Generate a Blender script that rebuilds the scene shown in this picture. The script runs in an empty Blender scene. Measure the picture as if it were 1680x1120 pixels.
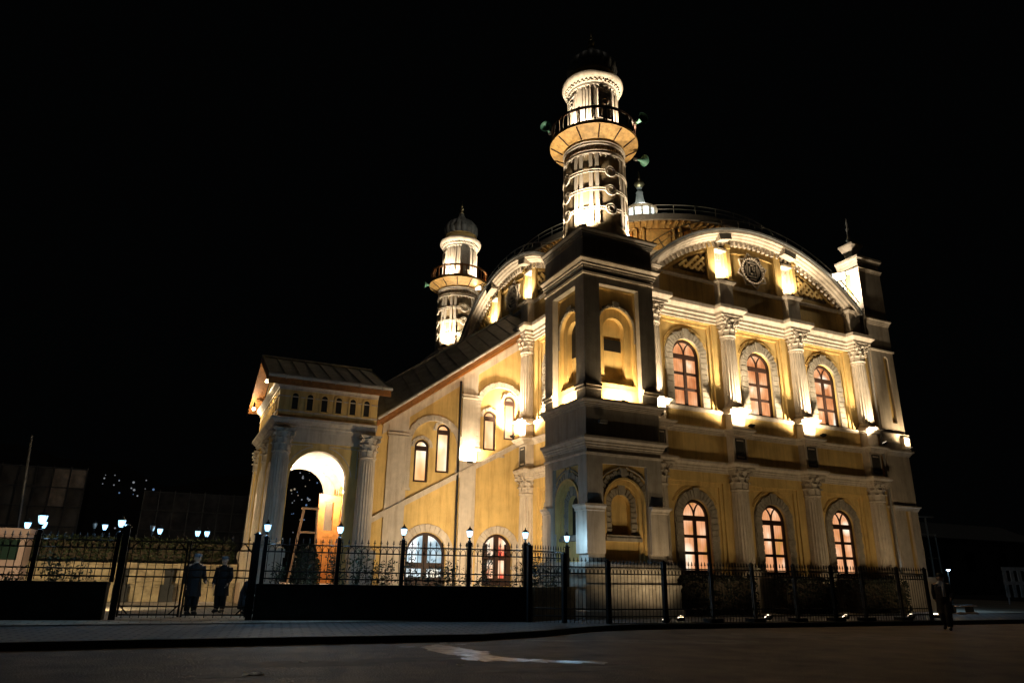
import bpy, bmesh, math, random
import numpy as np
from math import sin, cos, pi, radians, sqrt, atan2
from mathutils import Vector, Matrix, Euler
random.seed(7)
SC = bpy.context.scene
COL = SC.collection

# ------------------------------------------------------------------ camera
cam_d = bpy.data.cameras.new('camera'); cam = bpy.data.objects.new('camera', cam_d); COL.objects.link(cam)
CAMZ = 1.5
yaw, pit, rol = radians(25.241), radians(18.344), radians(0.926)
fw = Vector((sin(yaw)*cos(pit), cos(yaw)*cos(pit), sin(pit)))
r0 = Vector((cos(yaw), -sin(yaw), 0)); u0 = r0.cross(fw)
rt = r0*cos(rol)+u0*sin(rol); up = -r0*sin(rol)+u0*cos(rol)
M = Matrix((rt, up, -fw)).transposed().to_4x4(); M.translation = (0, 0, CAMZ)
cam.matrix_world = M
cam_d.sensor_width = 36; cam_d.lens = 1153.67/1680*36
cam_d.clip_start = 0.1; cam_d.clip_end = 3000
SC.camera = cam
SC.render.resolution_x, SC.render.resolution_y = 1024, 682

# ------------------------------------------------------------------ world, night fill, exposure
w = bpy.data.worlds.new('World'); SC.world = w; w.use_nodes = True
bg = w.node_tree.nodes['Background']; bg.inputs[0].default_value = (.8, .95, 1, 1); bg.inputs[1].default_value = 0.0006
sun_d = bpy.data.lights.new('night_fill', 'SUN'); sun_d.energy = 0.028; sun_d.angle = radians(4); sun_d.color = (1, .9, .76)  # weak overhead sun lamp added to fill in for street glow
sun = bpy.data.objects.new('night_fill', sun_d); COL.objects.link(sun)
sun.rotation_euler = Vector((0.03, 0.05, -1.0)).to_track_quat('-Z', 'Y').to_euler()
SC.view_settings.view_transform = 'Standard'; SC.view_settings.look = 'None'
SC.view_settings.exposure = 0.3; SC.view_settings.gamma = 1
try:
    SC.cycles.use_denoising = True; SC.cycles.use_light_tree = True
    SC.cycles.max_bounces = 6; SC.cycles.diffuse_bounces = 3; SC.cycles.sample_clamp_indirect = 4
    SC.cycles.caustics_reflective = False; SC.cycles.caustics_refractive = False
except Exception: pass

# ------------------------------------------------------------------ materials
def mat(name, col, rough=.7, metal=0, var=.15, scale=3.0, bump=0., bscale=40, emit=None, estr=0, spec=.4, detail=5):
    m = bpy.data.materials.new(name); m.use_nodes = True; nt = m.node_tree; N = nt.nodes; Lk = nt.links
    b = N['Principled BSDF']; b.inputs['Roughness'].default_value = rough; b.inputs['Metallic'].default_value = metal
    b.inputs['Specular IOR Level'].default_value = spec
    tc = N.new('ShaderNodeTexCoord')
    if var:
        nz = N.new('ShaderNodeTexNoise'); nz.inputs['Scale'].default_value = scale; nz.inputs['Detail'].default_value = detail
        nz.inputs['Roughness'].default_value = .62
        Lk.new(tc.outputs['Object'], nz.inputs['Vector'])
        rp = N.new('ShaderNodeValToRGB'); e = rp.color_ramp.elements
        e[0].position = .3; e[1].position = .72
        e[0].color = (*[c*(1-var) for c in col], 1); e[1].color = (*[min(1, c*(1+var*.6)) for c in col], 1)
        Lk.new(nz.outputs['Fac'], rp.inputs['Fac']); Lk.new(rp.outputs['Color'], b.inputs['Base Color'])
    else: b.inputs['Base Color'].default_value = (*col, 1)
    if var and 'plaster' in name or name in ('carved_white_stone', 'plinth_stone', 'tan_voussoir_stone'):      # rain streaks and grime
        mp = N.new('ShaderNodeMapping'); mp.inputs['Scale'].default_value = (2.6, 2.6, .22); n3 = N.new('ShaderNodeTexNoise'); n3.inputs['Scale'].default_value = 1.6; n3.inputs['Detail'].default_value = 7; n3.inputs['Roughness'].default_value = .7
        Lk.new(tc.outputs['Object'], mp.inputs[0]); Lk.new(mp.outputs[0], n3.inputs['Vector'])
        r3 = N.new('ShaderNodeValToRGB'); r3.color_ramp.elements[0].position = .36; r3.color_ramp.elements[0].color = (.62, .56, .50, 1); r3.color_ramp.elements[1].position = .56; r3.color_ramp.elements[1].color = (1, 1, 1, 1)
        Lk.new(n3.outputs['Fac'], r3.inputs['Fac']); mm = N.new('ShaderNodeMix'); mm.data_type = 'RGBA'; mm.blend_type = 'MULTIPLY'; mm.inputs[0].default_value = .6
        Lk.new(rp.outputs['Color'], mm.inputs[6]); Lk.new(r3.outputs['Color'], mm.inputs[7]); Lk.new(mm.outputs[2], b.inputs['Base Color'])
    if bump:
        n2 = N.new('ShaderNodeTexNoise'); n2.inputs['Scale'].default_value = bscale; n2.inputs['Detail'].default_value = 6
        bp = N.new('ShaderNodeBump'); bp.inputs['Strength'].default_value = bump; bp.inputs['Distance'].default_value = .02
        Lk.new(tc.outputs['Object'], n2.inputs['Vector']); Lk.new(n2.outputs['Fac'], bp.inputs['Height']); Lk.new(bp.outputs['Normal'], b.inputs['Normal'])
    if emit:
        b.inputs['Emission Color'].default_value = (*emit, 1); b.inputs['Emission Strength'].default_value = estr
    return m

def pane_mat(name, stops, strength, scale=1.1, fold=14):
    """lit room and curtains behind the panes: the room light itself"""
    m = bpy.data.materials.new(name); m.use_nodes = True; nt = m.node_tree; N = nt.nodes; Lk = nt.links
    b = N['Principled BSDF']; b.inputs['Base Color'].default_value = (.05, .04, .03, 1); b.inputs['Roughness'].default_value = .15
    tc = N.new('ShaderNodeTexCoord'); nz = N.new('ShaderNodeTexNoise'); nz.inputs['Scale'].default_value = scale; nz.inputs['Detail'].default_value = 2
    mp = N.new('ShaderNodeMapping'); mp.inputs['Scale'].default_value = (1, 1, .55)
    Lk.new(tc.outputs['Object'], mp.inputs[0]); Lk.new(mp.outputs[0], nz.inputs['Vector'])
    rp = N.new('ShaderNodeValToRGB'); e = rp.color_ramp.elements
    while len(e) < len(stops): e.new(.5)
    for i, (p, c) in enumerate(stops): e[i].position = p; e[i].color = (*c, 1)
    Lk.new(nz.outputs['Fac'], rp.inputs['Fac'])
    wv = N.new('ShaderNodeTexWave'); wv.wave_type = 'BANDS'; wv.bands_direction = 'X'; wv.inputs['Scale'].default_value = fold/6; wv.inputs['Distortion'].default_value = 1.5
    Lk.new(tc.outputs['Object'], wv.inputs['Vector'])
    mr = N.new('ShaderNodeMapRange'); mr.inputs[3].default_value = .90; mr.inputs[4].default_value = 1.04
    Lk.new(wv.outputs['Fac'], mr.inputs[0])
    ml = N.new('ShaderNodeMix'); ml.data_type = 'RGBA'; ml.blend_type = 'MULTIPLY'; ml.inputs[0].default_value = 1
    Lk.new(rp.outputs['Color'], ml.inputs[6]); Lk.new(mr.outputs[0], ml.inputs[7])
    vo = N.new('ShaderNodeTexVoronoi'); vo.inputs['Scale'].default_value = .62          # bright spots painted on the pane for ceiling lamps inside
    Lk.new(tc.outputs['Object'], vo.inputs['Vector']); vr = N.new('ShaderNodeMapRange'); vr.inputs[1].default_value = .10; vr.inputs[2].default_value = .26; vr.inputs[3].default_value = 1; vr.inputs[4].default_value = 0
    Lk.new(vo.outputs['Distance'], vr.inputs[0]); mx = N.new('ShaderNodeMix'); mx.data_type = 'RGBA'; Lk.new(vr.outputs[0], mx.inputs[0]); Lk.new(ml.outputs[2], mx.inputs[6]); mx.inputs[7].default_value = (1.25, 1.1, .85, 1)
    Lk.new(mx.outputs[2], b.inputs['Emission Color']); b.inputs['Emission Strength'].default_value = strength
    return m

YEL = mat('yellow_plaster', (.68, .475, .175), .85, var=.16, scale=1.6, bump=.25, bscale=22)
WHT = mat('white_plaster', (.60, .525, .43), .8, var=.16, scale=2.2, bump=.25, bscale=26)
VOUS = mat('tan_voussoir_stone', (.36, .32, .255), .85, var=.3, scale=4, bump=.4, bscale=20)
CREAM = mat('cream_plaster', (.43, .33, .20), .85, var=.2, scale=3, bump=.25, bscale=22)
GRY = mat('grey_plaster', (.46, .415, .35), .85, var=.18, scale=2.5, bump=.3, bscale=20)
STN = mat('carved_white_stone', (.58, .51, .42), .75, var=.25, scale=9, bump=.35, bscale=45)
PLN = mat('plinth_stone', (.42, .38, .31), .85, var=.35, scale=3, bump=.5, bscale=14)
WD_DK = mat('dark_brown_wood', (.032, .012, .006), .6, var=.35, scale=12)
WD_OR = mat('varnished_orange_wood', (.50, .20, .045), .45, var=.35, scale=7)
WD_SOF = mat('golden_soffit_boards', (.46, .27, .085), .6, var=.45, scale=6)
WD_EV = mat('eave_boards', (.36, .15, .045), .6, var=.4, scale=5)
ROOF = mat('dark_metal_roofing', (.19, .195, .195), .55, metal=.0, var=.35, scale=2.5, bump=.1)
GUT = mat('zinc_gutter', (.42, .40, .37), .45, metal=.5, var=.2, scale=8)
IRON = mat('black_iron', (.012, .013, .014), .5, metal=.2, var=.2, scale=8)
IRONG = mat('weathered_grey_steel', (.16, .155, .15), .5, metal=.6, var=.3, scale=8)
RAILM = mat('galvanised_rail', (.55, .53, .48), .5, metal=.2, var=.2, scale=8)
DOME = mat('dark_zinc_dome', (.22, .22, .205), .5, metal=.25, var=.35, scale=4)
BRASS = mat('brass_finial', (.55, .45, .25), .3, metal=.9, var=.2, scale=8)
HORN = mat('pale_green_horn', (.12, .30, .22), .5, var=.15, scale=8)
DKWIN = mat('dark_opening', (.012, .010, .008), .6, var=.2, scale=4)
LATG = mat('lattice_hole_shade', (.13, .085, .035), .8, var=.3, scale=4)  # shade of the lattice holes put into a brown backing colour
LEADW = mat('dark_lead_panel', (.05, .047, .042), .6, var=.3, scale=6)
PANE_U = pane_mat('lit_curtains_upper', [(.34, (.55, .17, .055)), (.43, (.78, .29, .11)), (.53, (.88, .42, .20)), (.61, (.97, .60, .34)), (.68, (1, .95, .78))], .86, 1.5)
PANE_L = pane_mat('lit_curtains_lower', [(.32, (.42, .22, .04)), (.41, (.66, .26, .10)), (.53, (.80, .38, .19)), (.62, (.92, .54, .32)), (.70, (1, .92, .72))], .92, 1.3)
PANE_W = pane_mat('lit_stair_window', [(.30, (.85, .38, .13)), (.46, (1, .52, .24)), (.60, (1, .72, .42)), (.72, (1, .95, .8))], 1.05, 1.2, 5)
PANE_D = pane_mat('lit_blue_white_room', [(.30, (.10, .15, .20)), (.44, (.26, .42, .52)), (.56, (.55, .72, .82)), (.68, (.95, 1, 1))], 1.0, 1.6, 5)
PANE_R = pane_mat('lit_red_room', [(.34, (.80, .05, .03)), (.40, (.95, .30, .16)), (.48, (1, .62, .38)), (.66, (1, .9, .74))], .95, 1.8, 5)
LAMPW = mat('lit_warm_lens', (1, .9, .7), .3, var=0, emit=(1, .83, .6), estr=5)
def lampglass(name, col, e):
    """clear lamp glass: lets its bulb's light through and glows itself"""
    m = bpy.data.materials.new(name); m.use_nodes = True; nt = m.node_tree; N = nt.nodes; nt.nodes.remove(N['Principled BSDF'])
    t = N.new('ShaderNodeBsdfTransparent'); t.inputs[0].default_value = (.85, .9, .95, 1); em = N.new('ShaderNodeEmission'); em.inputs[0].default_value = (*col, 1); em.inputs[1].default_value = e
    a = N.new('ShaderNodeAddShader'); nt.links.new(t.outputs[0], a.inputs[0]); nt.links.new(em.outputs[0], a.inputs[1]); nt.links.new(a.outputs[0], N['Material Output'].inputs[0]); return m
LAMPG = lampglass('lit_cool_glass', (.34, .70, 1.0), 1.55)
LANT = mat('lit_lantern_glass', (.9, .95, .9), .3, var=.3, scale=3, emit=(.86, 1, .95), estr=1.6)
LEAF = mat('dark_leaf', (.018, .030, .010), .6, var=.5, scale=9)
LEAF2 = mat('olive_leaf', (.045, .055, .02), .6, var=.5, scale=9)
BARK = mat('bark', (.06, .045, .03), .9, var=.4, scale=9)
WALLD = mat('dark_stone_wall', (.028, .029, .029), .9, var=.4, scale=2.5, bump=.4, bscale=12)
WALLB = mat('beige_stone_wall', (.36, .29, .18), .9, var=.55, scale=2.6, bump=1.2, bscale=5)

def brickmat(name, c1, c2, cm, sx, bw, bh, rough=.85, mortar=.02, rot=0, bump=.5):
    m = bpy.data.materials.new(name); m.use_nodes = True; nt = m.node_tree; N = nt.nodes; Lk = nt.links
    b = N['Principled BSDF']; b.inputs['Roughness'].default_value = rough
    tc = N.new('ShaderNodeTexCoord'); mp = N.new('ShaderNodeMapping'); mp.inputs['Rotation'].default_value = (0, 0, rot)
    br = N.new('ShaderNodeTexBrick'); br.inputs['Scale'].default_value = sx; br.inputs['Brick Width'].default_value = bw; br.inputs['Row Height'].default_value = bh
    br.inputs['Mortar Size'].default_value = mortar; br.inputs['Color1'].default_value = (*c1, 1); br.inputs['Color2'].default_value = (*c2, 1); br.inputs['Mortar'].default_value = (*cm, 1)
    nz = N.new('ShaderNodeTexNoise'); nz.inputs['Scale'].default_value = .55; nz.inputs['Detail'].default_value = 6
    mr = N.new('ShaderNodeMapRange'); mr.inputs[1].default_value = .3; mr.inputs[2].default_value = .7; mr.inputs[3].default_value = .55; mr.inputs[4].default_value = 1.25
    ml = N.new('ShaderNodeMix'); ml.data_type = 'RGBA'; ml.blend_type = 'MULTIPLY'; ml.inputs[0].default_value = 1
    bp = N.new('ShaderNodeBump'); bp.inputs['Strength'].default_value = bump; bp.inputs['Distance'].default_value = .02
    Lk.new(tc.outputs['Object'], mp.inputs[0]); Lk.new(mp.outputs[0], br.inputs['Vector']); Lk.new(tc.outputs['Object'], nz.inputs['Vector'])
    Lk.new(nz.outputs['Fac'], mr.inputs[0]); Lk.new(br.outputs['Color'], ml.inputs[6]); Lk.new(mr.outputs[0], ml.inputs[7])
    Lk.new(ml.outputs[2], b.inputs['Base Color'])
    iv = N.new('ShaderNodeMath'); iv.operation = 'SUBTRACT'; iv.inputs[0].default_value = 1; Lk.new(br.outputs['Fac'], iv.inputs[1])
    Lk.new(iv.outputs[0], bp.inputs['Height']); Lk.new(bp.outputs['Normal'], b.inputs['Normal'])
    return m
PAVE = brickmat('sidewalk_pavers', (.13, .125, .12), (.10, .098, .095), (.022, .021, .021), 1, .46, .23, rot=radians(8), mortar=.035)
YARD = brickmat('yard_pavers', (.38, .33, .26), (.32, .28, .22), (.18, .15, .12), 1, .5, .5)
ASPH = mat('dusty_asphalt', (.15, .118, .088), .8, var=.62, scale=.9, bump=1.0, bscale=26, detail=12)
EARTH = mat('bare_ground', (.03, .028, .025), .95, var=.4, scale=.4, bump=.4, bscale=6)
KERB = mat('kerb_stone', (.07, .068, .066), .9, var=.35, scale=2, bump=.4)

# ------------------------------------------------------------------ mesh helpers
WP = {}                                   # world position of every object built
class Fr:
    """a wall frame: u along the wall, o outward, z up"""
    def __init__(s, x, y, u, o): s.p, s.u, s.o = (x, y), u, o
    def pt(s, u, o, z): return (s.p[0]+u*s.u[0]+o*s.o[0], s.p[1]+u*s.u[1]+o*s.o[1], z)
WORLD = Fr(0, 0, (1, 0), (0, 1))

class MB:
    def __init__(s): s.v, s.f, s.m = [], [], []
    def add(s, vs, fs, mi=0):
        b = len(s.v); s.v += [tuple(p) for p in vs]; s.f += [tuple(i+b for i in f) for f in fs]; s.m += [mi]*len(fs); return s
    def box(s, fr, u0, u1, o0, o1, z0, z1, mi=0):
        P = [fr.pt(u, o, z) for z in (z0, z1) for o in (o0, o1) for u in (u0, u1)]
        return s.add(P, [(0, 1, 3, 2), (4, 6, 7, 5), (0, 4, 5, 1), (2, 3, 7, 6), (0, 2, 6, 4), (1, 5, 7, 3)], mi)
    def prism(s, fr, pts, o0, o1, mi=0):
        """pts: outline [(u, z)] extruded from o0 to o1"""
        n = len(pts); P = [fr.pt(u, o0, z) for u, z in pts]+[fr.pt(u, o1, z) for u, z in pts]
        return s.add(P, [tuple(range(n)), tuple(range(2*n-1, n-1, -1))]+[(i, (i+1) % n, n+(i+1) % n, n+i) for i in range(n)], mi)
    def ring(s, fr, inner, outer, o0, o1, mi=0, closed=False):
        """band between two outlines of equal length, extruded"""
        n = len(inner); P = []
        for o in (o0, o1):
            P += [fr.pt(u, o, z) for u, z in inner]+[fr.pt(u, o, z) for u, z in outer]
        F = []
        for i in range(n if closed else n-1):
            j = (i+1) % n
            F += [(i, j, n+j, n+i), (2*n+i, 3*n+i, 3*n+j, 2*n+j), (i, 2*n+i, 2*n+j, j), (n+i, n+j, 3*n+j, 3*n+i)]
        if not closed:
            for i in (0, n-1): F.append((i, n+i, 3*n+i, 2*n+i))
        return s.add(P, F, mi)
    def sweep(s, path, prof, closed=False, mi=0, z0=0):
        """profile [(o, z)] (closed) swept along plan path, outward = right of travel"""
        n = len(path); k = len(prof); P = []
        for i, p in enumerate(path):
            def nrm(a, b):
                dx, dy = b[0]-a[0], b[1]-a[1]; l = math.hypot(dx, dy); return (dy/l, -dx/l)
            ns = []
            if closed or i > 0: ns.append(nrm(path[i-1], p))
            if closed or i < n-1: ns.append(nrm(p, path[(i+1) % n]))
            if len(ns) == 1: mx, my = ns[0]
            else:
                d = 1+ns[0][0]*ns[1][0]+ns[0][1]*ns[1][1]; mx, my = (ns[0][0]+ns[1][0])/d, (ns[0][1]+ns[1][1])/d
            P += [(p[0]+mx*o, p[1]+my*o, z0+z) for o, z in prof]
        F = []
        for i in range(n if closed else n-1):
            a, b = i*k, ((i+1) % n)*k
            F += [(a+j, a+(j+1) % k, b+(j+1) % k, b+j) for j in range(k)]
        if not closed: F += [tuple(range(k)), tuple(range((n-1)*k+k-1, (n-1)*k-1, -1))]
        return s.add(P, F, mi)
    def arcsweep(s, fr, uc, zc, a0, a1, n, prof, mi=0):
        """profile [(r, o)] swept along an arc in the wall plane"""
        k = len(prof); P = []
        for i in range(n+1):
            a = a0+(a1-a0)*i/n
            P += [fr.pt(uc+r*cos(a), o, zc+r*sin(a)) for r, o in prof]
        F = []
        for i in range(n): F += [(i*k+j, i*k+(j+1) % k, (i+1)*k+(j+1) % k, (i+1)*k+j) for j in range(k)]
        F += [tuple(range(k)), tuple(range(n*k+k-1, n*k-1, -1))]
        return s.add(P, F, mi)
    def lathe(s, c, prof, n=32, mi=0, flute=None, a0=0, a1=2*pi, cap=False):
        """prof [(r, z)] from bottom to top"""
        full = abs(a1-a0-2*pi) < 1e-6; P = []; k = n if full else n+1
        for r, z in prof:
            for i in range(k):
                a = a0+(a1-a0)*i/n; rr = r*(flute(a) if flute else 1)
                P.append((c[0]+rr*cos(a), c[1]+rr*sin(a), c[2]+z))
        F = []
        for j in range(len(prof)-1):
            for i in range(n):
                i2 = (i+1) % k; F.append((j*k+i, j*k+i2, (j+1)*k+i2, (j+1)*k+i))
        if cap: F += [tuple(range(k-1, -1, -1)), tuple(range((len(prof)-1)*k, len(prof)*k))]
        return s.add(P, F, mi)
    def tube(s, pts, r, n=8, mi=0, closed=False):
        pts = [Vector(p) for p in pts]; P = []; m = len(pts); ref = None
        for i, p in enumerate(pts):
            d = (pts[(i+1) % m]-pts[i-1]) if closed else (pts[min(i+1, m-1)]-pts[max(i-1, 0)])
            d.normalize()
            if ref is None: ref = Vector((0, 0, 1)) if abs(d.z) < .9 else Vector((1, 0, 0))
            a = d.cross(ref); a.normalize(); b = a.cross(d); b.normalize(); ref = b
            rr = r[i] if isinstance(r, (list, tuple)) else r
            P += [p+a*(cos(2*pi*j/n)*rr)+b*(sin(2*pi*j/n)*rr) for j in range(n)]
        F = []
        for i in range(m if closed else m-1):
            i2 = (i+1) % m
            F += [(i*n+j, i*n+(j+1) % n, i2*n+(j+1) % n, i2*n+j) for j in range(n)]
        if not closed: F += [tuple(range(n-1, -1, -1)), tuple(range((m-1)*n, m*n))]
        return s.add(P, F, mi)
    def ball(s, c, r, n=10, mi=0, sz=1):
        return s.lathe(c, [(max(1e-4, r*sin(pi*j/n)), -r*sz*cos(pi*j/n)) for j in range(n+1)], 2*n, mi)
    def pieces(s):
        """faces grouped into pieces that stand apart from each other"""
        n = len(s.v); root = list(range(n))
        def find(i):
            while root[i] != i: root[i] = root[root[i]]; i = root[i]
            return i
        for f in s.f:
            a = find(f[0])
            for k in f[1:]: root[find(k)] = a
        ids = {}; isl = [ids.setdefault(find(i), len(ids)) for i in range(n)]; k = len(ids)
        if k < 2 or k > 700: return None
        V = np.array(s.v); I = np.array(isl); lo = np.full((k, 3), np.inf); hi = np.full((k, 3), -np.inf)
        np.minimum.at(lo, I, V); np.maximum.at(hi, I, V); size = (hi-lo).max(axis=1)
        gap = np.maximum(0, np.maximum(lo[:, None]-hi[None], lo[None]-hi[:, None])); near = np.sqrt((gap**2).sum(axis=2)) <= np.maximum(.02, .5*np.maximum(size[:, None], size[None]))
        comp = list(range(k))
        def fc(i):
            while comp[i] != i: comp[i] = comp[comp[i]]; i = comp[i]
            return i
        for a, b in zip(*np.nonzero(np.triu(near, 1))): comp[fc(int(a))] = fc(int(b))
        out = {}
        for q, f in enumerate(s.f): out.setdefault(fc(isl[f[0]]), []).append(q)
        return list(out.values()) if 1 < len(out) <= 16 else None
    def build(s, name, mats, parent=None, origin=None, smooth=None):
        if parent and name not in ('foliage', 'shoes', 'feet', 'gable'):
            ps = s.pieces()
            if ps:
                first = None
                for fs in ps:
                    m = MB(); mp = {}
                    for q in fs:
                        for i in s.f[q]:
                            if i not in mp: mp[i] = len(m.v); m.v.append(s.v[i])
                        m.f.append(tuple(mp[i] for i in s.f[q])); m.m.append(s.m[q])
                    ob = m.build(name, mats, parent, origin, smooth); first = first or ob
                return first
        me = bpy.data.meshes.new(name)
        o0 = WP[parent.name] if parent else Vector(origin or (0, 0, 0))
        me.from_pydata([(p[0]-o0.x, p[1]-o0.y, p[2]-o0.z) for p in s.v], [], s.f)
        for mt in (mats if isinstance(mats, (list, tuple)) else [mats]): me.materials.append(mt)
        me.polygons.foreach_set('material_index', s.m)
        bm = bmesh.new(); bm.from_mesh(me); bmesh.ops.recalc_face_normals(bm, faces=bm.faces); bm.to_mesh(me); bm.free()
        if smooth:
            me.polygons.foreach_set('use_smooth', [True]*len(me.polygons))
            me.set_sharp_from_angle(angle=radians(smooth))
        ob = bpy.data.objects.new(name, me); COL.objects.link(ob)
        if parent: ob.parent = parent
        else: ob.location = o0
        WP[ob.name] = o0.copy()
        return ob

def tag(o, label=None, cat=None, group=None, kind=None):
    if label: o['label'] = label
    if cat: o['category'] = cat
    if group: o['group'] = group
    if kind: o['kind'] = kind
    return o
def thing(name, loc, label, cat, group=None):
    o = bpy.data.objects.new(name, None); COL.objects.link(o); o.location = loc; o.empty_display_size = .3
    WP[o.name] = Vector(loc); return tag(o, label, cat, group)
def copy_tree(o, parent=None, loc=None, rotz=None):
    c = o.copy(); COL.objects.link(c); WP[c.name] = WP[o.name].copy()
    if parent: c.parent = parent
    if loc is not None: c.location = loc; WP[c.name] = Vector(loc)
    if rotz is not None: c.rotation_euler[2] = rotz
    for ch in list(o.children):
        if ch.type != 'LIGHT': copy_tree(ch, c)
    return c

def arch(uc, w, zb, zs, n=14):
    """outline up one jamb, over a round arch, down the other"""
    r = w/2
    return [(uc-r, zb)]+[(uc-r*cos(pi*i/n), zs+r*sin(pi*i/n)) for i in range(n+1)]+[(uc+r, zb)]
def rect(uc, w, zb, zt): return [(uc-w/2, zb), (uc-w/2, zt), (uc+w/2, zt), (uc+w/2, zb)]

def wall(mb, fr, u0, u1, z0, z1, ops, o=0., depth=.2, mi=0, back=None, rmi=None):
    """wall sheet with openings. ops: outlines (uc, w, zb, zs, arch?) sorted along u; reveals of given depth; optional closed backs"""
    def q(a, b, c, d, m=mi): mb.add([fr.pt(*p) for p in (a, b, c, d)], [(0, 1, 2, 3)], m)
    cu = u0
    for (uc, w, zb, zs, ar) in ops:
        ol = arch(uc, w, zb, zs) if ar else rect(uc, w, zb, zs)
        a, b = uc-w/2, uc+w/2
        if a > cu+1e-6: q((cu, o, z0), (a, o, z0), (a, o, z1), (cu, o, z1))
        if zb > z0+1e-6: q((a, o, z0), (b, o, z0), (b, o, zb), (a, o, zb))
        for (p, r) in zip(ol[1:-2], ol[2:-1]):
            q((p[0], o, p[1]), (r[0], o, r[1]), (r[0], o, z1), (p[0], o, z1))
        cl = ol+[ol[0]]
        for p, r in zip(cl[:-1], cl[1:]):
            q((p[0], o, p[1]), (r[0], o, r[1]), (r[0], o-depth, r[1]), (p[0], o-depth, p[1]), mi if rmi is None else rmi)
        if back is not None:
            mb.add([fr.pt(u, o-depth, z) for u, z in ol], [tuple(range(len(ol)))], back)
        cu = b
    if u1 > cu+1e-6: q((cu, o, z0), (u1, o, z0), (u1, o, z1), (cu, o, z1))

def surround(mb, fr, uc, ri, ro, zb, zs, o0, o1, mi=0, nblk=5, narch=13, gap=.045, key=True, jamb_in=0.0):
    """quoined archivolt: solid backing band with separate blocks standing proud of it"""
    mb.ring(fr, arch(uc, 2*ri, zb, zs, 20), arch(uc, 2*ro, zb, zs, 20), o0, o1-.04, mi)
    h = (zs-zb)/nblk if nblk else 0
    for sd in (-1, 1):
        for i in range(nblk):
            e = .0 if i % 2 else .05
            a, b = uc+sd*ri, uc+sd*(ro-e)
            mb.box(fr, min(a, b)+.004, max(a, b)-.004, o1-.045, o1, zb+i*h+gap/2, zb+(i+1)*h-gap/2, mi)
    for i in range(narch):
        a0 = pi*(i)/narch+gap/(2*ri)*.6; a1 = pi*(i+1)/narch-gap/(2*ri)*.6
        k = 4; inn = []; out = []
        ro2 = ro-(0 if i % 2 else .04)
        for j in range(k+1):
            a = a0+(a1-a0)*j/k
            inn.append((uc-(ri+.004)*cos(a), zs+(ri+.004)*sin(a))); out.append((uc-(ro2-.004)*cos(a), zs+(ro2-.004)*sin(a)))
        mb.ring(fr, inn, out, o1-.045, o1, mi)
    if key:
        kw = .13; zt = zs+ro+.06
        mb.prism(fr, [(uc-kw*.75, zs+ri-.02), (uc+kw*.75, zs+ri-.02), (uc+kw*1.25, zt), (uc-kw*1.25, zt)], o1-.01, o1+.05, mi)

def cprof(z0, z1, p, base=-.03):
    """classical cornice: bead, frieze step, cove and top slab"""
    h = z1-z0
    return [(base, z0), (p*.22, z0), (p*.22, z0+h*.16), (p*.36, z0+h*.20), (p*.36, z0+h*.36), (p*.55, z0+h*.42), (p*.55, z0+h*.58), (p*.72, z0+h*.66), (p*.95, z0+h*.76), (p, z0+h*.80), (p, z1), (base, z1)]

def window(fr, parent, uc, w, zb, zs, o, wood, pane, rows=3, tracery=True, cols=2, bar=.10, transom=True):
    """arched timber window: frame mesh with pane child"""
    f = MB(); r = w/2; fw_ = .13 if w > 1 else .085
    f.ring(fr, arch(uc, w-2*fw_, zb+fw_, zs, 18), arch(uc, w, zb, zs, 18), o, o+.10, 0)
    f.box(fr, uc-r, uc+r, o+.002, o+.098, zb, zb+fw_)
    if transom: f.box(fr, uc-r+fw_*.5, uc+r-fw_*.5, o+.004, o+.12, zs-.16, zs+.05)
    for c in range(1, cols):
        x = uc-r+w*c/cols
        f.box(fr, x-bar*.75, x+bar*.75, o+.006, o+.105, zb+fw_, zs-.08)
    for i in range(1, rows):
        z = zb+fw_+(zs-.12-zb-fw_)*i/rows
        f.box(fr, uc-r+fw_*.6, uc+r-fw_*.6, o+.008, o+.09, z-bar*.6, z+bar*.6)
    if tracery:
        for sd in (-1, 1):           # two ribs springing from the middle and bending to the arch
            P = []; Q = []
            for j in range(9):
                t = j/8; a = t*1.12
                x = uc+sd*(r*.92*(1-cos(a))); z = zs+.02+r*.95*sin(a)
                P.append((x-.028, z)); Q.append((x+.028, z))
            f.ring(fr, P, Q, o+.01, o+.085)
    ob = f.build('window', wood, parent)
    p = MB(); ol = arch(uc, w-.02, zb+.01, zs, 18)
    p.prism(fr, ol, o-.012, o+.03)
    p.build('pane', pane, ob)
    return ob

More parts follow.
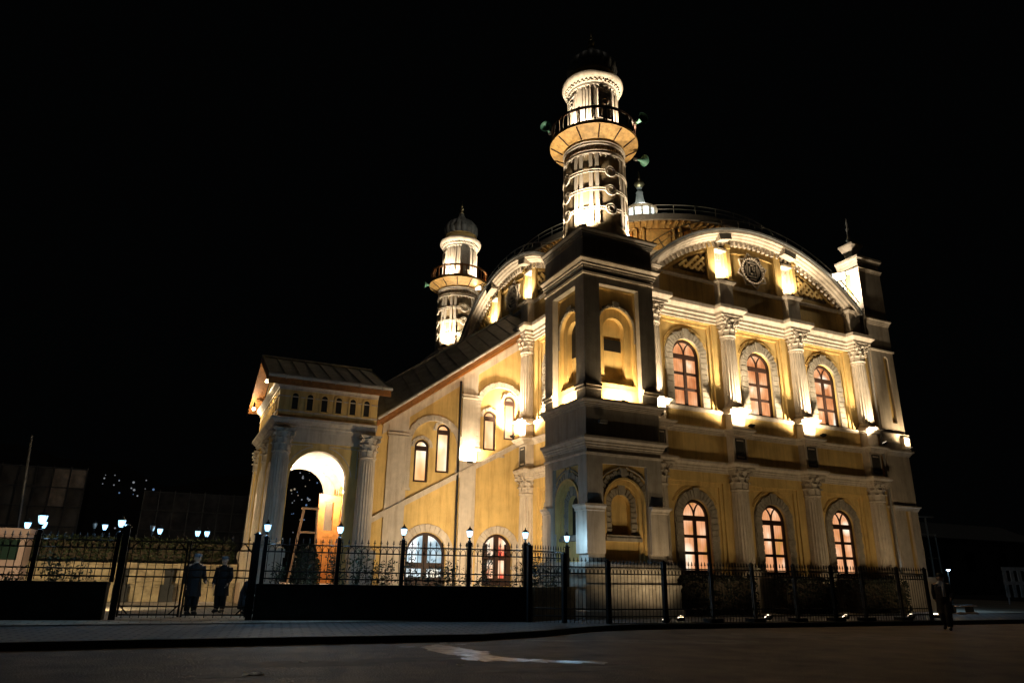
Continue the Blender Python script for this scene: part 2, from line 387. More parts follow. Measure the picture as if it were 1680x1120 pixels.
# ---------------- classical order: capital / base meshes made once, copied everywhere
def capital_mesh(r, h):
    m = MB(); O = (0, 0, 0)
    m.lathe(O, [(r*.98, 0), (r*1.12, .03*h), (r*1.14, .07*h), (r*1.0, .11*h), (r*.97, .13*h), (r*.98, .30*h), (r*1.02, .6*h), (r*1.18, .80*h), (r*1.32, .86*h)], 24)
    for row, (z0, z1, nl, ph, spread) in enumerate(((.12, .46, 8, 0, .30), (.34, .70, 8, pi/8, .36))):
        for i in range(nl):
            a = 2*pi*i/nl+ph; P = []; k = 6; wid = r*.36
            for j in range(k+1):
                t = j/k
                rad = r*(1.03+.05*t)+r*spread*max(0, t-.5)**1.4*2.2
                z = h*(z0+(z1-z0)*(t if t < .85 else .85-(t-.85)*1.2))
                ww = wid*(1-.25*abs(t-.35)-(.55 if t > .9 else 0)*.8)
                for side, dr in ((-1, -.02), (0, .06), (1, -.02)):
                    rr = rad+r*dr; P.append((rr*cos(a)-side*ww*sin(a), rr*sin(a)+side*ww*cos(a), z))
                for side in (1, -1):
                    rr = rad-r*.10; P.append((rr*cos(a)-side*ww*.8*sin(a), rr*sin(a)+side*ww*.8*cos(a), z-h*.01))
            F = []
            for j in range(k):
                b, c = j*5, (j+1)*5
                F += [(b+q, b+(q+1) % 5, c+(q+1) % 5, c+q) for q in range(5)]
            F += [(0, 1, 2, 3, 4), tuple(k*5+q for q in (4, 3, 2, 1, 0))]
            m.add(P, F)
    for i in range(4):                      # corner volutes
        a = pi/4+i*pi/2; d = Vector((cos(a), sin(a), 0)); t = Vector((-sin(a), cos(a), 0))
        c = d*r*1.50+Vector((0, 0, h*.78))
        for sc, wd in ((1, .10), (.5, .15)):
            P = []
            for sgn in (-1, 1):
                P += [c+t*(sgn*r*wd)+d*(cos(2*pi*q/12)*r*.26*sc)+Vector((0, 0, sin(2*pi*q/12)*r*.26*sc)) for q in range(12)]
            m.add(P, [tuple(range(12)), tuple(range(23, 11, -1))]+[(q, (q+1) % 12, 12+(q+1) % 12, 12+q) for q in range(12)])
        m.tube([d*r*1.0+Vector((0, 0, h*.55)), d*r*1.2+Vector((0, 0, h*.70)), d*r*1.45+Vector((0, 0, h*.90))], [r*.07, r*.09, r*.10], 6)
        a2 = i*pi/2; d2 = Vector((cos(a2), sin(a2), 0))
        m.ball(d2*r*1.30+Vector((0, 0, h*.90)), r*.17, 6)
        for sg in (-.35, .35):
            d3 = Vector((cos(a2+sg), sin(a2+sg), 0)); m.ball(d3*r*1.22+Vector((0, 0, h*.76)), r*.14, 5)
    n = 6; pts = []
    for i in range(4):                      # abacus with hollow sides
        a = -pi/4+i*pi/2; b = a+pi/2
        A = Vector((cos(a), sin(a)))*r*1.92; B = Vector((cos(b), sin(b)))*r*1.92
        for j in range(n):
            t = j/n; p = A.lerp(B, t); p = p*(1-.10*sin(pi*t)); pts.append(p)
    k = len(pts)
    for (za, zb_, s0) in ((.90, .945, .93), (.95, 1.0, 1)):
        m.add([(p.x*s0, p.y*s0, za*h) for p in pts]+[(p.x*s0, p.y*s0, zb_*h) for p in pts], [tuple(range(k-1, -1, -1)), tuple(range(k, 2*k))]+[(q, (q+1) % k, k+(q+1) % k, k+q) for q in range(k)])
    return m
def base_mesh(r, h):
    m = MB(); m.lathe((0, 0, 0), [(r*1.36, .32*h), (r*1.42, .40*h), (r*1.42, .50*h), (r*1.3, .58*h), (r*1.14, .64*h), (r*1.14, .74*h), (r*1.24, .80*h), (r*1.24, .90*h), (r*1.06, .96*h), (r*1.0, h)], 24)
    m.box(WORLD, -r*1.40, r*1.40, -r*1.40, r*1.40, 0, .34*h)
    return m
_proto = {}
def placed(kind, r, h, parent, x, y, z, rz, mt=STN):
    key = (kind, round(r, 3), round(h, 3), mt.name)
    if key not in _proto:
        m = capital_mesh(r, h) if kind == 'capital' else base_mesh(r, h)
        ob = m.build(kind, mt, None, smooth=50); _proto[key] = ob.data
    else:
        ob = bpy.data.objects.new(kind, _proto[key]); COL.objects.link(ob)
    ob.parent = parent; p0 = WP[parent.name]; ob.location = (x-p0.x, y-p0.y, z-p0.z); ob.rotation_euler = (0, 0, rz)
    WP[ob.name] = Vector((x, y, z)); return ob
def shaft(mb, x, y, z0, z1, r, taper=.90, nfl=20, phase=0):
    P = []; n = nfl*4; lev = [(z0, 1, 0), (z0+.10, 1, 0), (z0+.16, 1, 1), (z0+(z1-z0)*.4, .985, 1), (z1-.16, taper, 1), (z1-.10, taper, 0), (z1, taper, 0)]
    for z, s, fl in lev:
        for i in range(n):
            a = 2*pi*i/n+phase; d = (i % 4)/4
            rr = r*s*(1-(.085*fl*(sin(pi*d) if d > 0 else 0)))
            P.append((x+rr*cos(a), y+rr*sin(a), z))
    F = []
    for j in range(len(lev)-1): F += [(j*n+i, j*n+(i+1) % n, (j+1)*n+(i+1) % n, (j+1)*n+i) for i in range(n)]
    mb.add(P, F)
def pilaster(fr, parent, uc, o, zb, zt, r, hcap, hbase, mt=WHT, nm='pilaster'):
    x, y, _ = fr.pt(uc, o, 0)
    m = MB(); shaft(m, x, y, zb+hbase-.02, zt-hcap+.03, r)
    ob = m.build(nm, mt, parent)
    rz = atan2(fr.o[1], fr.o[0])
    placed('capital', r*.90, hcap, ob, x, y, zt-hcap, rz); placed('base', r, hbase, ob, x, y, zb, rz)
    return ob

# ------------------------------------------------------------------ lamps
def aim(o, d):
    d = Vector(d); o.rotation_euler = d.to_track_quat('-Z', 'Y').to_euler()
def spot(parent, loc, power, color, ang=110, blend=.7, size=.08, name='lamp'):
    ld = bpy.data.lights.new(name, 'SPOT'); ld.energy = power; ld.color = color; ld.spot_size = radians(ang); ld.spot_blend = blend; ld.shadow_soft_size = size
    lo = bpy.data.objects.new(name, ld); COL.objects.link(lo); lo.parent = parent; lo.location = loc; return lo
def point(parent, loc, power, color, size=.1, name='lamp'):
    ld = bpy.data.lights.new(name, 'POINT'); ld.energy = power; ld.color = color; ld.shadow_soft_size = size
    lo = bpy.data.objects.new(name, ld); COL.objects.link(lo); lo.parent = parent; lo.location = loc; return lo
_fl = None
WARM = (1, .75, .44); WARMW = (1, .80, .54); COOL = (.42, .72, 1)
def floodlight(loc, d, power, label, group, color=WARM, ang=120, size=1.0, blend=.8, barw=1.2):
    """black LED floodlight: housing with cooling ribs, glass, bracket; a spot lamp shines from its glass"""
    global _fl
    if _fl is None:
        t = thing('floodlight', (0, 0, 0), label, 'floodlight', group)
        m = MB(); m.box(WORLD, -.13, .13, -.09, .09, -.03, .03)
        for i in range(6): m.box(WORLD, -.11+i*.04, -.10+i*.04, -.07, .07, .031, .06)
        m.build('housing', IRON, t)
        m = MB(); m.box(WORLD, -.115, .115, -.075, .075, -.036, -.031); m.build('glass', LAMPW, t)
        m = MB(); m.tube([(-.14, 0, 0), (-.14, 0, .12), (.14, 0, .12), (.14, 0, 0)], .010, 6); m.build('bracket', IRON, t)
        _fl = t
    else:
        t = copy_tree(_fl); tag(t, label, 'floodlight', group)
    t.location = loc; aim(t, d); t.scale = (size,)*3
    if ang == 'bar':
        ld = bpy.data.lights.new('lamp', 'AREA'); ld.shape = 'RECTANGLE'; ld.size = barw; ld.size_y = .06; ld.energy = power; ld.color = color
        lo = bpy.data.objects.new('lamp', ld); COL.objects.link(lo); lo.parent = t; lo.location = (0, 0, -.06)
    else: spot(t, (0, 0, -.13), power, color, ang, blend, .10)
    return t

# ================================================================== the setting
def sheet(name, pts, z, mt, kind='structure'):
    m = MB(); m.add([(x, y, z) for x, y in pts], [tuple(range(len(pts)))])
    return tag(m.build(name, mt), kind=kind)
g = sheet('ground', [(-900, -300), (900, -300), (900, 1500), (-900, 1500)], -.03, EARTH)
sheet('road', [(-300, -60), (300, -60), (300, 21), (-300, 21)], 0, ASPH)
KERBL = [(-120, 17.3), (0, 17.05), (4, 16.85), (7.2, 16.7), (9.3, 17.4), (11.4, 18.5), (13.2, 18.95), (20, 18.55), (34, 18.0), (120, 14.5)]
m = MB(); sp = KERBL+[(120, 30), (-120, 30)]
m.add([(x, y, .142) for x, y in sp], [tuple(range(len(sp)))]); tag(m.build('sidewalk', PAVE), kind='structure')
m = MB(); m.sweep(KERBL, [(-.16, -.02), (0, -.02), (.0, .13), (-.02, .15), (-.16, .15)])
tag(m.build('kerb', KERB), kind='structure')
sheet('yard', [(-60, 23.4), (10.6, 21.2), (12.4, 22.2), (60, 21.4), (60, 60), (-60, 60)], .17, YARD)
# the hillside beyond the town, dotted with house lights
m = MB(); P = []; F = []
nx, ny = 60, 14
rnd = random.Random(3)
for j in range(ny):
    for i in range(nx):
        x = -420+i*18; t = j/(ny-1); y = 330+t*420
        ridge = 112+26*sin(i*.19+.8)+12*sin(i*.43)+5*sin(i*1.3)
        P.append((x, y, -1+ridge*(t**.8)*1.0+rnd.uniform(-1.5, 1.5)))
for j in range(ny-1):
    for i in range(nx-1): F.append((j*nx+i, j*nx+i+1, (j+1)*nx+i+1, (j+1)*nx+i))
m.add(P, F); tag(m.build('hill', EARTH, smooth=80), kind='structure')
HILLP = P
def hillz(x, y):
    fi = (x+420)/18; fj = (y-330)/420*(ny-1); i = max(0, min(nx-2, int(fi))); j = max(0, min(ny-2, int(fj))); a = fi-i; b = fj-j
    z = lambda jj, ii: P[jj*nx+ii][2]
    return (z(j, i)*(1-a)+z(j, i+1)*a)*(1-b)+(z(j+1, i)*(1-a)+z(j+1, i+1)*a)*b
CITY = [mat('city_light_white', (1, 1, 1), .5, var=0, emit=(.85, .92, 1), estr=.17), mat('city_light_blue', (1, 1, 1), .5, var=0, emit=(.3, .55, 1), estr=.22), mat('city_light_warm', (1, 1, 1), .5, var=0, emit=(1, .82, .55), estr=.18)]
m = MB(); rnd = random.Random(11)
for k in range(200):
    if k < 105: az_, y = radians(rnd.uniform(5.5, 13.5)), 335+330*rnd.random()**1.3
    elif k < 130: az_, y = radians(rnd.gauss(-2.2, 1.6)), rnd.gauss(560, 45)
    else: az_, y = radians(rnd.uniform(-12, 24)), rnd.uniform(335, 420)
    x = y*math.tan(az_); z = hillz(x, y)+rnd.uniform(1.5, 4)
    m.ball((x, y, z), rnd.choice([.22, .28, .35, .42, .6])*(y/420), 4, rnd.choice([0, 0, 0, 0, 1, 2, 2]))
tag(m.build('hillside_lights', CITY), 'tiny white and blue lights of houses scattered over the dark hillside', 'town lights', kind='stuff')

# ================================================================== mosque
MOS = thing('mosque', (24.4, 32.8, .15), 'ornate yellow and white mosque with two minarets, floodlit at night', 'mosque')
FR = Fr(0, 24.0, (1, 0), (0, -1)); FL = Fr(15.45, 0, (0, 1), (-1, 0))
UC_R, UC_L = 24.5, 32.7
PR = [18.02, 22.35, 26.68, 31.0]; PL = [26.2, 30.53, 34.87, 39.2]
ARC_Z = 8.7

def facade(fr, pil, uc, ua, ub, bays, rev):
    wm = MB(); inner = MB(); bars = []
    for (z0, z1, lo, hi) in ((.15, 6.0, 1.62, 5.40), (6.0, 8.5, 0, 0), (8.5, 13.0, 8.60, 12.70), (13.0, 15.15, 0, 0)):
        ops = [(bc, 2.95, lo, hi, False) for bc in bays] if hi else []
        wall(wm, fr, ua, ub, z0, z1, ops, 0, .075)
    for bc in bays:
        for lo, hi, zb, zs, wd in ((1.62, 5.40, 1.68, 3.94, 1.47), (8.60, 12.70, 8.66, 11.05, 1.55)):
            inner = MB(); wall(inner, fr, bc-1.476, bc+1.476, lo, hi, [(bc, 2.62, lo+.0, hi-.17, False)], -.075, .07)
            wall(inner, fr, bc-1.312, bc+1.312, lo, hi-.17, [(bc, wd, zb, zs, True)], -.146, .22)
            # eyebrow moulding over the surround
            for r_ in (1.20, 1.27):
                a = [(bc-r_*cos(t), zs+.05+r_*sin(t)) for t in [radians(25+130*i/16) for i in range(17)]]
                b = [(bc-(r_+.035)*cos(t), zs+.05+(r_+.035)*sin(t)) for t in [radians(25+130*i/16) for i in range(17)]]
                inner.ring(fr, a, b, -.15, -.105)
            inner.build('window_panel', YEL, MOS)
    wm.build('wall', YEL, MOS)
    for bc in bays:
        for up, (zb, zs, wd) in enumerate(((1.68, 3.94, 1.47), (8.66, 11.05, 1.55))):
            wob = window(fr, MOS, bc, wd-.02, zb, zs, -.34, WD_DK, PANE_U if up else PANE_L, rows=3)
            s = MB(); surround(s, fr, bc, wd/2, wd/2+.40, zb, zs, -.15, -.055, nblk=9, narch=17)
            s.build('surround', VOUS, wob)
            s = MB(); s.box(fr, bc-1.30, bc+1.30, -.15, .03, zb-.10, zb-.0); s.build('sill', WHT, wob)
    # horizontal mouldings breaking forward at the pilasters
    def path(j, hw):
        p = [(ua, 0)]
        for c in pil:
            if c-hw < ua+.05:
                if c+hw > ua+.05: p = [(ua, j), (c+hw, j), (c+hw, 0)]
                continue
            p += [(c-hw, 0), (c-hw, j)]
            if c+hw > ub-.05: p.append((ub, j)); break
            p += [(c+hw, j), (c+hw, 0)]
        else: p.append((ub, 0))
        q = [fr.pt(u, o, 0)[:2] for u, o in p]
        return q[::-1] if rev else q
    c = MB()
    c.sweep(path(.42, .44), cprof(5.82, 6.28, .27))
    c.build('cornice', WHT, MOS)
    c = MB(); c.sweep(path(.55, .47), cprof(7.48, 7.76, .22)); c.build('cornice', WHT, MOS)
    c = MB(); c.sweep(path(.44, .43), [(-.03, 8.46), (.04, 8.46), (.07, 8.53), (.09, 8.54), (.09, 8.61), (-.03, 8.61)]); c.build('cornice', WHT, MOS)
    c = MB(); c.sweep(path(.42, .45), cprof(12.76, 13.56, .36)); c.build('cornice', WHT, MOS)
    c = MB(); c.sweep(path(.40, .41), [(-.03, 14.80), (.06, 14.80), (.10, 14.87), (.13, 14.88), (.13, 14.95), (-.03, 14.95)]); c.build('cornice', WHT, MOS)
    # blocks behind and between the orders
    for cc in pil:
        if cc < ua-.1 or cc > ub: continue
        b = MB()
        b.box(fr, cc-.40, cc+.40, -.02, .40, 6.27, 7.5)
        b.box(fr, cc-.36, cc+.36, -.02, .42, 7.75, 8.47)
        b.box(fr, cc-.40, cc+.40, -.02, .38, 13.55, 14.98)
        b.box(fr, cc-.50, cc+.50, -.02, .46, 13.02, 13.14)
        b.box(fr, cc-.50, cc+.50, -.02, .46, 6.06, 6.14)
        b.box(fr, cc-.46, cc+.46, -.02, .42, .15, 1.50); b.box(fr, cc-.52, cc+.52, -.02, .48, 1.50, 1.75)
        pb = b.build('pilaster_block', WHT, MOS)
        b = MB(); b.ring(fr, rect(cc, .44, 6.52, 7.32), rect(cc, .56, 6.46, 7.38), .40, .43, closed=True); b.box(fr, cc-.2, cc+.2, .39, .415, 6.6, 7.25)
        b.build('panel', LEADW, pb)
        pilaster(fr, MOS, cc, .12, 1.75, 6.06, .41, .98, .30)
        pilaster(fr, MOS, cc, .16, 8.61, 13.02, .385, .92, .22)
    # pediment wall with lit niches
    R_in = 8.76; pm = MB(); hw = 6.25
    ztop = lambda u: ARC_Z+sqrt(max(0, R_in**2-(u-uc)**2))
    nich = [pil[1]+.04, pil[2]+.04]
    us = [uc-hw+2*hw*i/50 for i in range(51)]
    for n_ in nich: us += [n_-.32, n_+.32]
    us = sorted(us)
    for a, b_ in zip(us[:-1], us[1:]):
        mid = (a+b_)/2; zb = 15.1
        for n_ in nich:
            if abs(mid-n_) < .32: zb = 16.66
        pm.add([fr.pt(a, .02, zb), fr.pt(b_, .02, zb), fr.pt(b_, .02, max(zb, ztop(b_))), fr.pt(a, .02, max(zb, ztop(a)))], [(0, 1, 2, 3)])
    ped = pm.build('pediment', YEL, MOS)
    for n_ in nich:
        t = MB(); ol = rect(n_, .64, 15.1, 16.66); cl = ol+[ol[0]]
        for p, q in zip(cl[:-1], cl[1:]):
            t.add([fr.pt(p[0], .02, p[1]), fr.pt(q[0], .02, q[1]), fr.pt(q[0], -.22, q[1]), fr.pt(p[0], -.22, p[1])], [(0, 1, 2, 3)])
        t.add([fr.pt(u, -.22, z) for u, z in ol], [(0, 1, 2, 3)])
        for i in range(4): t.box(fr, n_-.26+i*.14, n_-.16+i*.14, -.23, -.17, 16.35, 16.66)
        t.box(fr, n_-.37, n_+.37, 0, .20, 16.67, 16.77); t.box(fr, n_-.33, n_+.33, 0, .16, 16.77, 16.82)
        t.box(fr, n_-.36, n_+.36, 0, .18, 17.10, 17.20)
        t.box(fr, n_-.37, n_+.37, 0, .30, 15.0, 15.09)
        t.build('niche', WHT, ped)
        t = MB(); t.box(fr, n_-.30, n_+.30, .0, .035, 16.83, 17.09); t.build('niche_panel', LEADW, ped)
        t = MB()
        t.box(fr, n_-.80, n_-.38, 0, .13, 14.95, ztop(n_-.8)+.05)
        t.box(fr, n_+.36, n_+.58, 0, .16, 15.0, ztop(n_+.5)-.05)
        t.box(fr, n_+.34, n_+.62, 0, .20, 15.0, 15.28); t.box(fr, n_+.34, n_+.62, 0, .20, 16.86, 17.06)
        t.build('pediment_pier', YEL, ped)
    t = MB()     # dentils
    nd = 48; a0, a1 = radians(43), radians(137)
    for i in range(nd):
        a = a0+(a1-a0)*i/(nd-1); da = .0085
        t.ring(fr, [(uc+8.48*cos(x), ARC_Z+8.48*sin(x)) for x in (a-da, a+da)], [(uc+8.76*cos(x), ARC_Z+8.76*sin(x)) for x in (a-da, a+da)], .0, .17)
    t.build('dentils', WHT, ped)
    t = MB(); t.arcsweep(fr, uc, ARC_Z, radians(42), radians(138), 56, [(8.72, -.03), (8.72, .16), (8.78, .18), (8.80, .28), (8.86, .32), (8.89, .44), (8.96, .48), (8.99, .58), (9.10, .60), (9.12, .55), (9.12, -.03)])
    t.build('arched_cornice', WHT, MOS)
    t = MB()
    for n_ in nich:
        a = atan2(sqrt(9**2-(n_-uc)**2), n_-uc); d = .043
        t.ring(fr, [(uc+8.66*cos(x), ARC_Z+8.66*sin(x)) for x in (a-d, a, a+d)], [(uc+8.98*cos(x), ARC_Z+8.98*sin(x)) for x in (a-d, a, a+d)], 0, .56)
    t.build('cornice_bracket', GRY, MOS)
    t = MB(); t.arcsweep(fr, uc, ARC_Z, radians(41.5), radians(138.5), 56, [(9.125, -.5), (9.125, .64), (9.22, .66), (9.22, -.5)])
    t.ring(fr, [(uc+9.14*cos(radians(41.5+97*i/40)), ARC_Z+9.14*sin(radians(41.5+97*i/40))) for i in range(41)], [(uc+9.21*cos(radians(41.5+97*i/40)), ARC_Z+9.21*sin(radians(41.5+97*i/40))) for i in range(41)], -.5, -5.5)
    rf = t.build('vault_roof', ROOF, MOS)
    t = MB(); arcp = lambda r, o, n=40: [fr.pt(uc+r*cos(radians(44+92*i/n)), o, ARC_Z+r*sin(radians(44+92*i/n))) for i in range(n+1)]
    t.tube(arcp(9.72, .45), .026, 6); t.tube(arcp(9.46, .45), .016, 5)
    for i in range(15):
        a = radians(45+90*i/14)
        t.tube([fr.pt(uc+r*cos(a), .45, ARC_Z+r*sin(a)) for r in (9.2, 9.74)], .022, 6)
    t.build('roof_railing', RAILM, MOS)
    # lattice panels in the spandrels
    t = MB()
    def inside(u, z):
        for lo, hi in ((uc-5.6, nich[0]-.86), (nich[1]+.66, uc+5.6)):
            if lo < u < hi: return 15.22 < z < ARC_Z+sqrt(max(0, 8.22**2-(u-uc)**2))
        return False
    d = .185
    for i in range(-40, 41):
        for j in range(0, 40):
            if (i+j) % 2: continue
            u, z = uc+i*d, 15.2+j*d*.95
            for di in (-1, 1):
                u2, z2 = u+di*d, z+d*.95
                if inside(u, z) and inside(u2, z2):
                    nx_, nz_ = -(z2-z), (u2-u); l = math.hypot(nx_, nz_); nx_, nz_ = nx_/l*.06, nz_/l*.06
                    e = .022 if di > 0 else .0
                    t.prism(fr, [(u+nx_, z+nz_), (u2+nx_, z2+nz_), (u2-nx_, z2-nz_), (u-nx_, z-nz_)], .03, .11+e)
    lt = t.build('lattice', YEL, ped)
    for lo, hi in ((uc-5.6, nich[0]-.86), (nich[1]+.66, uc+5.6)):
        lo2, hi2 = max(lo, uc-4.95), min(hi, uc+4.95); n_ = 16
        t = MB(); t.prism(fr, [(lo2, 15.2), (hi2, 15.2)]+[(hi2+(lo2-hi2)*i/n_, max(15.21, ARC_Z+sqrt(8.25**2-(hi2+(lo2-hi2)*i/n_-uc)**2))) for i in range(n_+1)], .0, .04)
        t.build('lattice_ground', LATG, lt)
    t = MB()    # thin framing lines round lattice and centre panel
    for r_, lo, hi in ((8.30, uc-5.7, nich[0]-.82), (8.10, nich[0]+.62, nich[1]-.85), (8.30, nich[1]+.62, uc+5.7)):
        aa, ab = math.acos((lo-uc)/r_), math.acos((hi-uc)/r_)
        t.arcsweep(fr, uc, ARC_Z, ab, aa, 14, [(r_, .0), (r_, .085), (r_+.05, .085), (r_+.05, 0)])
    t.build('pediment_moulding', YEL, ped)
    # star emblem
    t = MB(); c0 = (uc-.06, 16.02)
    for rot in (radians(14), radians(14+45)):
        sq = [(c0[0]+.98*cos(rot+k*pi/2), c0[1]+.98*sin(rot+k*pi/2)) for k in range(4)]
        si = [(c0[0]+.90*cos(rot+k*pi/2), c0[1]+.90*sin(rot+k*pi/2)) for k in range(4)]
        t.ring(fr, si, sq, .0, .10, closed=True)
    cir = lambda r: [(c0[0]+r*cos(2*pi*k/40), c0[1]+r*sin(2*pi*k/40)) for k in range(40)]
    t.ring(fr, cir(.60), cir(.70), 0, .12, closed=True)
    for k in range(28):
        a = 2*pi*k/28; t.ball(fr.pt(c0[0]+.66*cos(a), .13, c0[1]+.66*sin(a)), .045, 4)
    for (a, b_, c_, e) in ((-.36, .40, .36, .46), (-.36, .34, -.29, -.34), (.30, .34, .36, -.34), (-.36, -.34, .36, -.28), (-.20, .22, -.14, -.18), (-.20, -.18, .06, -.12), (.0, .22, .06, .0), (.0, .0, .20, .06), (.14, .26, .20, .0), (.14, -.2, .2, -.06), (-.08, .28, .1, .33), (-.12, .5, .12, .55), (-.2, -.48, .2, -.43), (.42, -.2, .47, .2), (-.47, -.2, -.42, .2)):
        t.box(fr, c0[0]+min(a, c_), c0[0]+max(a, c_), .0, .10, c0[1]+min(b_, e), c0[1]+max(b_, e))
    em = t.build('star_emblem', WHT, ped)
    t = MB(); t.prism(fr, cir(.605), .0, .045); t.build('medallion_ground', LEADW, em)

facade(FR, PR, UC_R, 16.3, 31.98, [20.08, 24.42, 28.76], False)
facade(FL, PL, UC_L, 24.6, 40.4, [28.26], True)
# plain walls, roof deck and back of the hall
m = MB(); m.box(WORLD, 16.1, 33.4, 25.3, 41, .15, 14.9); m.build('hall_body', YEL, MOS)
m = MB(); m.box(WORLD, 15.6, 33.6, 24.2, 42.0, 14.9, 15.05); m.build('flat_roof', ROOF, MOS)
m = MB()
for cpt, plus in (((16.15, 31.95), 0),): pass
m.sweep([(16.35, 24.0), (31.98, 24.0)], [(-.02, .15), (.16, .15), (.16, 1.25), (.24, 1.3), (.24, 1.55), (.1, 1.62), (-.02, 1.62)]); m.build('plinth', PLN, MOS)
m = MB(); m.sweep([(15.45, 40.4), (15.45, 24.6)], [(-.02, .15), (.16, .15), (.16, 1.25), (.24, 1.3), (.24, 1.55), (.1, 1.62), (-.02, 1.62)]); m.build('plinth', PLN, MOS)

# ---------------- corner towers
def tower(x0, y0, faces, detail=True):
    W, D = 3.32, 3.2
    loop = [(x0, y0+D), (x0, y0), (x0+W, y0), (x0+W, y0+D)]       # travel so that outward is to the right
    body = MB()
    fr1 = Fr(x0, y0, (1, 0), (0, -1)); fr2 = Fr(x0, y0, (0, 1), (-1, 0))
    fr3 = Fr(x0+W, y0, (0, 1), (1, 0)); fr4 = Fr(x0, y0+D, (1, 0), (0, 1))
    for fr, Lw in ((fr1, W), (fr2, D)):
        c = Lw/2
        wall(body, fr, 0, Lw, .15, 5.8, [(c, 1.96, 1.97, 5.45, False)], 0, .16)
        wall(body, fr, 0, Lw, 5.8, 7.8, [], 0)
        wall(body, fr, 0, Lw, 7.8, 14.6, [(c, 1.88, 7.9, 12.62, False)], 0, .31)
    for fr, Lw in ((fr3, D), (fr4, W)): wall(body, fr, 0, Lw, .15, 14.6, [], 0)
    body.add([(x0, y0, 14.6), (x0+W, y0, 14.6), (x0+W, y0+D, 14.6), (x0, y0+D, 14.6)], [(0, 1, 2, 3)])
    tw = body.build('corner_tower', GRY, MOS)
    for fr, Lw in ((fr1, W), (fr2, D)):
        c = Lw/2; pn = MB(); vs = MB(); op = MB()
        # upper storey panel: stepped arched recess and blind niche
        wall(pn, fr, c-.95, c+.95, 7.9, 12.62, [(c, 1.66, 8.62, 11.0, True)], -.30, .16)
        pn.box(fr, c-.93, c+.93, -.36, -.27, 7.92, 8.44)
        wall(pn, fr, c-.84, c+.84, 8.6, 12.0, [(c, .98, 8.9, 10.95, True)], -.46, .22, back=0 if fr is fr1 else None)
        pn.box(fr, c-.84, c+.84, -.6, -.285, 8.44, 8.62)
        pn.ring(fr, rect(c, 1.72, 7.95, 12.54), rect(c, 1.86, 7.9, 12.61), -.31, -.26)
        vs.ring(fr, arch(c, 1.70, 10.4, 11.02, 20), arch(c, 1.80, 10.4, 11.02, 20), -.31, -.24)
        surround(vs, fr, c, .825, 1.00, 11.0, 11.0, -.31, -.265, nblk=0, narch=19)
        # lower storey
        wall(pn, fr, c-.99, c+.99, 1.97, 5.45, [(c, 1.74, 2.0, 4.10, True)], -.16, .10)
        wall(pn, fr, c-.88, c+.88, 1.97, 5.0, [(c, 1.46, 2.0, 4.02, True)], -.26, .12)
        wall(pn, fr, c-.80, c+.80, 1.97, 4.85, [(c, .84, 2.95, 3.98, True)], -.38, .20, back=0 if fr is fr1 else None)
        pn.ring(fr, arch(c, 1.66, 3.0, 4.09, 20), arch(c, 1.82, 3.0, 4.09, 20), -.17, -.06)
        surround(vs, fr, c, .425, .70, 2.98, 3.98, -.39, -.33, nblk=5, narch=11)
        surround(vs, fr, c, .92, 1.18, 4.10, 4.10, -.165, -.12, nblk=0, narch=19)
        for sg in (-1, 1):      # curled label stops over the fan
            vs.tube([fr.pt(c+sg*x, -.12, z) for x, z in ((.95, 4.95), (.75, 5.12), (.5, 5.25), (.25, 5.33), (.16, 5.42))], .03, 6)
        vs.box(fr, c-.78, c+.78, -.40, -.16, 2.72, 2.84); vs.box(fr, c-.74, c+.74, -.40, -.2, 2.84, 2.93)
        if fr is fr2:
            for zb, zs, wd, oo in ((2.97, 3.98, .84, -.575), (10.0, 10.95, .96, -.67)):
                op.prism(fr, arch(c, wd-.02, zb, zs), oo-.02, oo+.02)
            pn.prism(fr, arch(c, .98, 8.7, 10.95), -.74, -.68)
        else: op.box(fr, c-.46, c+.44, -.70, -.645, 10.08, 10.56)  # plain dark rectangle set on the back of the blind niche
        pn.build('arched_panel', YEL, tw); vs.build('voussoirs', VOUS, tw); op.build('dark_inset', DKWIN, tw)
    for ax, ay, pts in ((x0, y0, [(x0, y0+.66), (x0, y0), (x0+.66, y0)]), (x0+W, y0, [(x0+W-.66, y0), (x0+W, y0), (x0+W, y0+.66)]), (x0, y0+D, [(x0+.0, y0+D), (x0, y0+D-.66)])):
        pedm2 = MB(); pedm2.sweep(pts, [(-.02, 2.26), (.10, 2.26), (.10, 3.72), (.15, 3.74), (.15, 3.80), (.20, 3.86), (.24, 3.88), (.24, 3.96), (-.02, 3.98)])
        pedm2.build('pedestal', WHT, tw)
    c = MB(); c.sweep(loop, [(-.02, .15), (.42, .15), (.42, .38), (.34, .42), (.34, 1.10), (.38, 1.16), (.38, 1.24), (-.02, 1.24)])
    c.sweep(loop, [(-.02, 1.23), (.26, 1.23), (.26, 1.46), (.30, 1.50), (.36, 1.62), (.36, 1.80), (.30, 1.90), (.22, 1.97), (-.02, 1.97)])
    c.build('plinth', PLN, tw)
    for z0, z1, p in ((5.98, 6.40, .24), (7.52, 7.80, .28), (13.12, 13.60, .26), (14.55, 14.92, .22)):
        c = MB(); c.sweep(loop, cprof(z0, z1, p)); c.build('cornice', WHT if z0 < 14 else GRY, tw)
    c = MB(); c.sweep(loop, [(-.02, 5.74), (.05, 5.74), (.07, 5.82), (-.02, 5.84)]); c.sweep(loop, [(-.02, 12.92), (.06, 12.92), (.08, 13.0), (-.02, 13.02)])
    c.build('cornice', WHT, tw)
    c = MB()                                # short mouldings on the piers under the upper panel
    for fr, Lw in ((fr1, W), (fr2, D)):
        for a, b in ((0.0, .70), (Lw-.70, Lw)):
            c.box(fr, a-(.10 if a == 0 else 0), b+(.10 if a else 0), -.01, .10, 8.36, 8.46); c.box(fr, a-(.05 if a == 0 else 0), b+(.05 if a else 0), -.01, .05, 8.24, 8.36)
